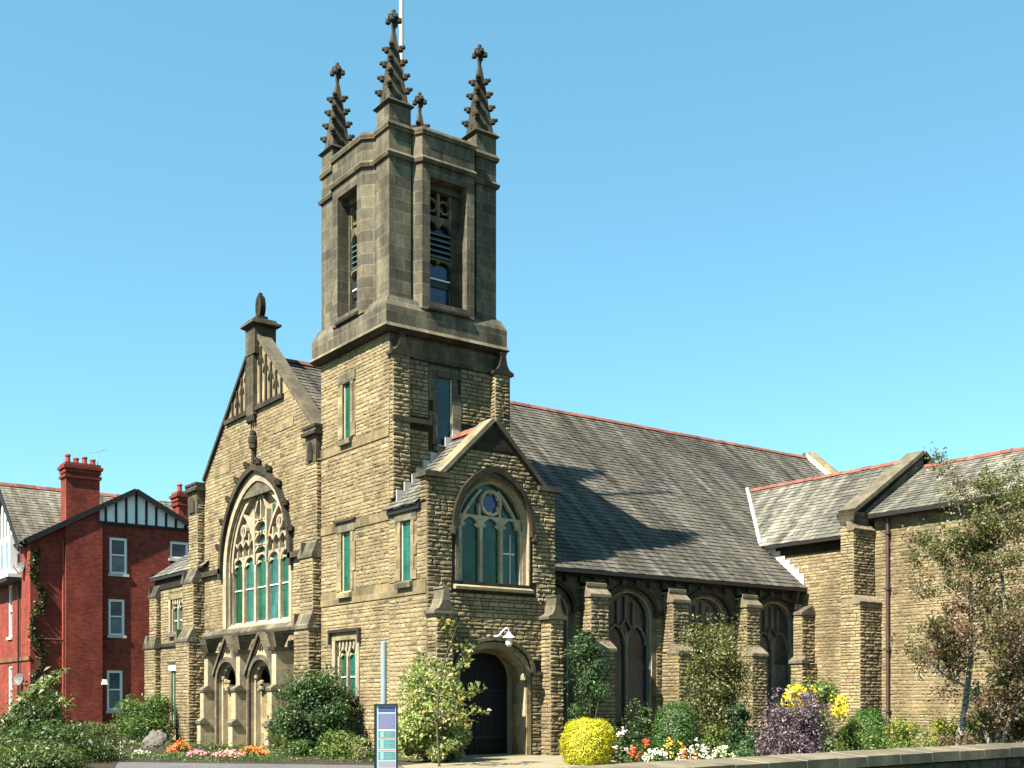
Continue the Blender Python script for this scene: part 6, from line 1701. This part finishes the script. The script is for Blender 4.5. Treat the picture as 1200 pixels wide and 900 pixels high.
birch("multi-stemmed birch with bronze-red lower leaves at the right edge", 1164, 27.0,
      [[(1166, 890, 0), (1174, 840, 0), (1178, 790, 0.1), (1178, 720, 0.2), (1173, 660, 0.3), (1178, 618, 0.4)],
       [(1163, 885, 0), (1152, 845, 0.3), (1138, 808, 0.4), (1105, 790, 0.5), (1085, 770, 0.5)],
       [(1170, 885, 0), (1185, 840, -0.3), (1202, 800, -0.4), (1225, 745, -0.5)]], 0.085, 5, 12, lambda p: (RB if (math.sin(p.x * 9 + p.z * 5) + math.sin(p.y * 7)) > (-0.5 if p.z < 4.2 else 0.6) else GB), tipn=15, leafsz=0.075, twigs=4, blen=1.45, t=(0.85, 0.82, 0.8))
sx, sy = at(515, 28.6); sp = empty("sapling", (sx, sy, 0), "thin young sapling with sparse leaves in front of the porch", "tree")
st = MB(); lb = LB(); r_ = random.Random(12); rg = np.random.default_rng(12)
P = [(*at(a, 28.6), zat(b, 28.6)) for a, b in ((515, 905), (514, 880), (512, 850), (514, 810), (522, 770), (535, 735), (545, 718))]
st.tube(P, [0.035, 0.032, 0.028, 0.024, 0.018, 0.012, 0.006], "bark_brown", 7)
for (a, b), (c, d) in [((515, 887), (500, 872)), ((515, 889), (530, 874)), ((512, 850), (552, 812)), ((514, 820), (560, 806)), ((513, 835), (548, 845)), ((516, 795), (548, 775)), ((512, 850), (485, 815)), ((516, 790), (492, 770)), ((524, 760), (552, 758)), ((530, 745), (520, 728)), ((514, 815), (490, 795)), ((513, 838), (565, 832))]:
    A = Vector((*at(a, 28.6), zat(b, 28.6))); B_ = Vector((*at(c, 28.6 + r_.uniform(-0.4, 0.4)), zat(d, 28.6)))
    m2 = A.lerp(B_, 0.5) + Vector((0, 0, -0.04)); st.tube([tuple(A), tuple(m2), tuple(B_)], [0.014, 0.010, 0.005], "bark_brown", 5)
    for q in np.linspace(0.35, 1.05, 6):
        c0 = np.array(A.lerp(B_, q)); nn = 9 if b < 870 else 1
        lb.add(c0 + rg.normal(size=(nn, 3)) * 0.09, np.array([[0.3, -0.3, 0.5]]) + rg.normal(size=(nn, 3)) * 0.6, 0.14, [(0.10, 0.13, 0.03), (0.15, 0.18, 0.05), (0.06, 0.09, 0.02), (0.28, 0.22, 0.05)], rg, 0.5)
st.build("trunk", sp, (sx, sy, 0)); lb.build("crown", "leaf", sp, (sx, sy, 0))

# ---- information sign ---------------------------------------------------
d_ = 25.0; sx, sy = at(453, d_); sg = empty("sign", (sx, sy, 0), "grey post with a blue and teal printed timetable panel in a black frame", "sign")
SB = (sx, sy, 0)
def spt(u, w, z): return (sx + RX * u - WX * w * -1 * -1, sy + RY * u - WY * w * -1 * -1, z)     # u: across, w: towards the road
m_ = MB(); p = (sx - RX * 0.06, sy - RY * 0.06); m_.tube([(p[0], p[1], -0.1), (p[0], p[1], 2.88)], 0.065, "grey_paint", 12); m_.tube([(p[0], p[1], 2.88), (p[0], p[1], 2.9)], [0.068, 0.05], "grey_paint", 12); m_.build("post", sg, SB)
def sbox(m_, u0, u1, w0, w1, z0, z1, mat, t=(1, 1, 1)):
    V = []
    for z in (z0, z1):
        for u, w in ((u0, w0), (u1, w0), (u1, w1), (u0, w1)): V.append((sx + RX * u - WX * w, sy + RY * u - WY * w, z))
    m_.hexa(V, mat, t)
m_ = MB()
sbox(m_, -0.25, -0.215, 0.07, 0.15, 0.12, 1.56, "black_paint"); sbox(m_, 0.215, 0.25, 0.07, 0.15, 0.12, 1.56, "black_paint"); sbox(m_, -0.215, 0.215, 0.07, 0.15, 1.525, 1.56, "black_paint"); sbox(m_, -0.215, 0.215, 0.07, 0.15, 0.12, 0.155, "black_paint"); sbox(m_, -0.215, 0.215, 0.07, 0.09, 0.155, 1.525, "black_paint")
m_.build("frame", sg, SB)
m_ = MB()
sbox(m_, -0.214, 0.214, 0.09, 0.12, 0.156, 1.524, "sign_print", (0.45, 0.62, 0.62))
rows = [(1.44, 1.50, (0.03, 0.04, 0.16)), (1.385, 1.435, (0.06, 0.08, 0.25)), (1.36, 1.375, (0.5, 0.5, 0.62)), (1.02, 1.35, (0.17, 0.19, 0.31)), (0.985, 1.012, (0.65, 0.75, 0.75)), (0.84, 0.98, (0.10, 0.26, 0.26)), (0.815, 0.83, (0.45, 0.16, 0.16)), (0.60, 0.80, (0.11, 0.28, 0.28)), (0.575, 0.595, (0.6, 0.68, 0.7)), (0.555, 0.57, (0.4, 0.15, 0.16)), (0.36, 0.54, (0.10, 0.26, 0.27)), (0.2, 0.34, (0.3, 0.3, 0.36))]
for a, b, c in rows: sbox(m_, -0.165, 0.20, 0.12, 0.122, a, b, "sign_print", c)
r_ = random.Random(3)
for a, b in ((0.84, 0.98), (0.60, 0.80), (0.36, 0.54)):
    sbox(m_, -0.12, -0.05, 0.122, 0.124, a + 0.01, b - 0.01, "sign_print", (0.28, 0.5, 0.48))
    z = a + 0.02
    while z < b - 0.02:
        sbox(m_, -0.03, 0.05 + r_.uniform(0, 0.12), 0.122, 0.124, z, z + 0.007, "sign_print", (0.25, 0.5, 0.5)); z += 0.028
z = 1.06
while z < 1.32:
    sbox(m_, -0.14 + r_.uniform(0, 0.04), r_.uniform(0.02, 0.17), 0.122, 0.124, z, z + 0.008, "sign_print", (0.32, 0.3, 0.55)); z += 0.03
m_.build("panel", sg, SB)
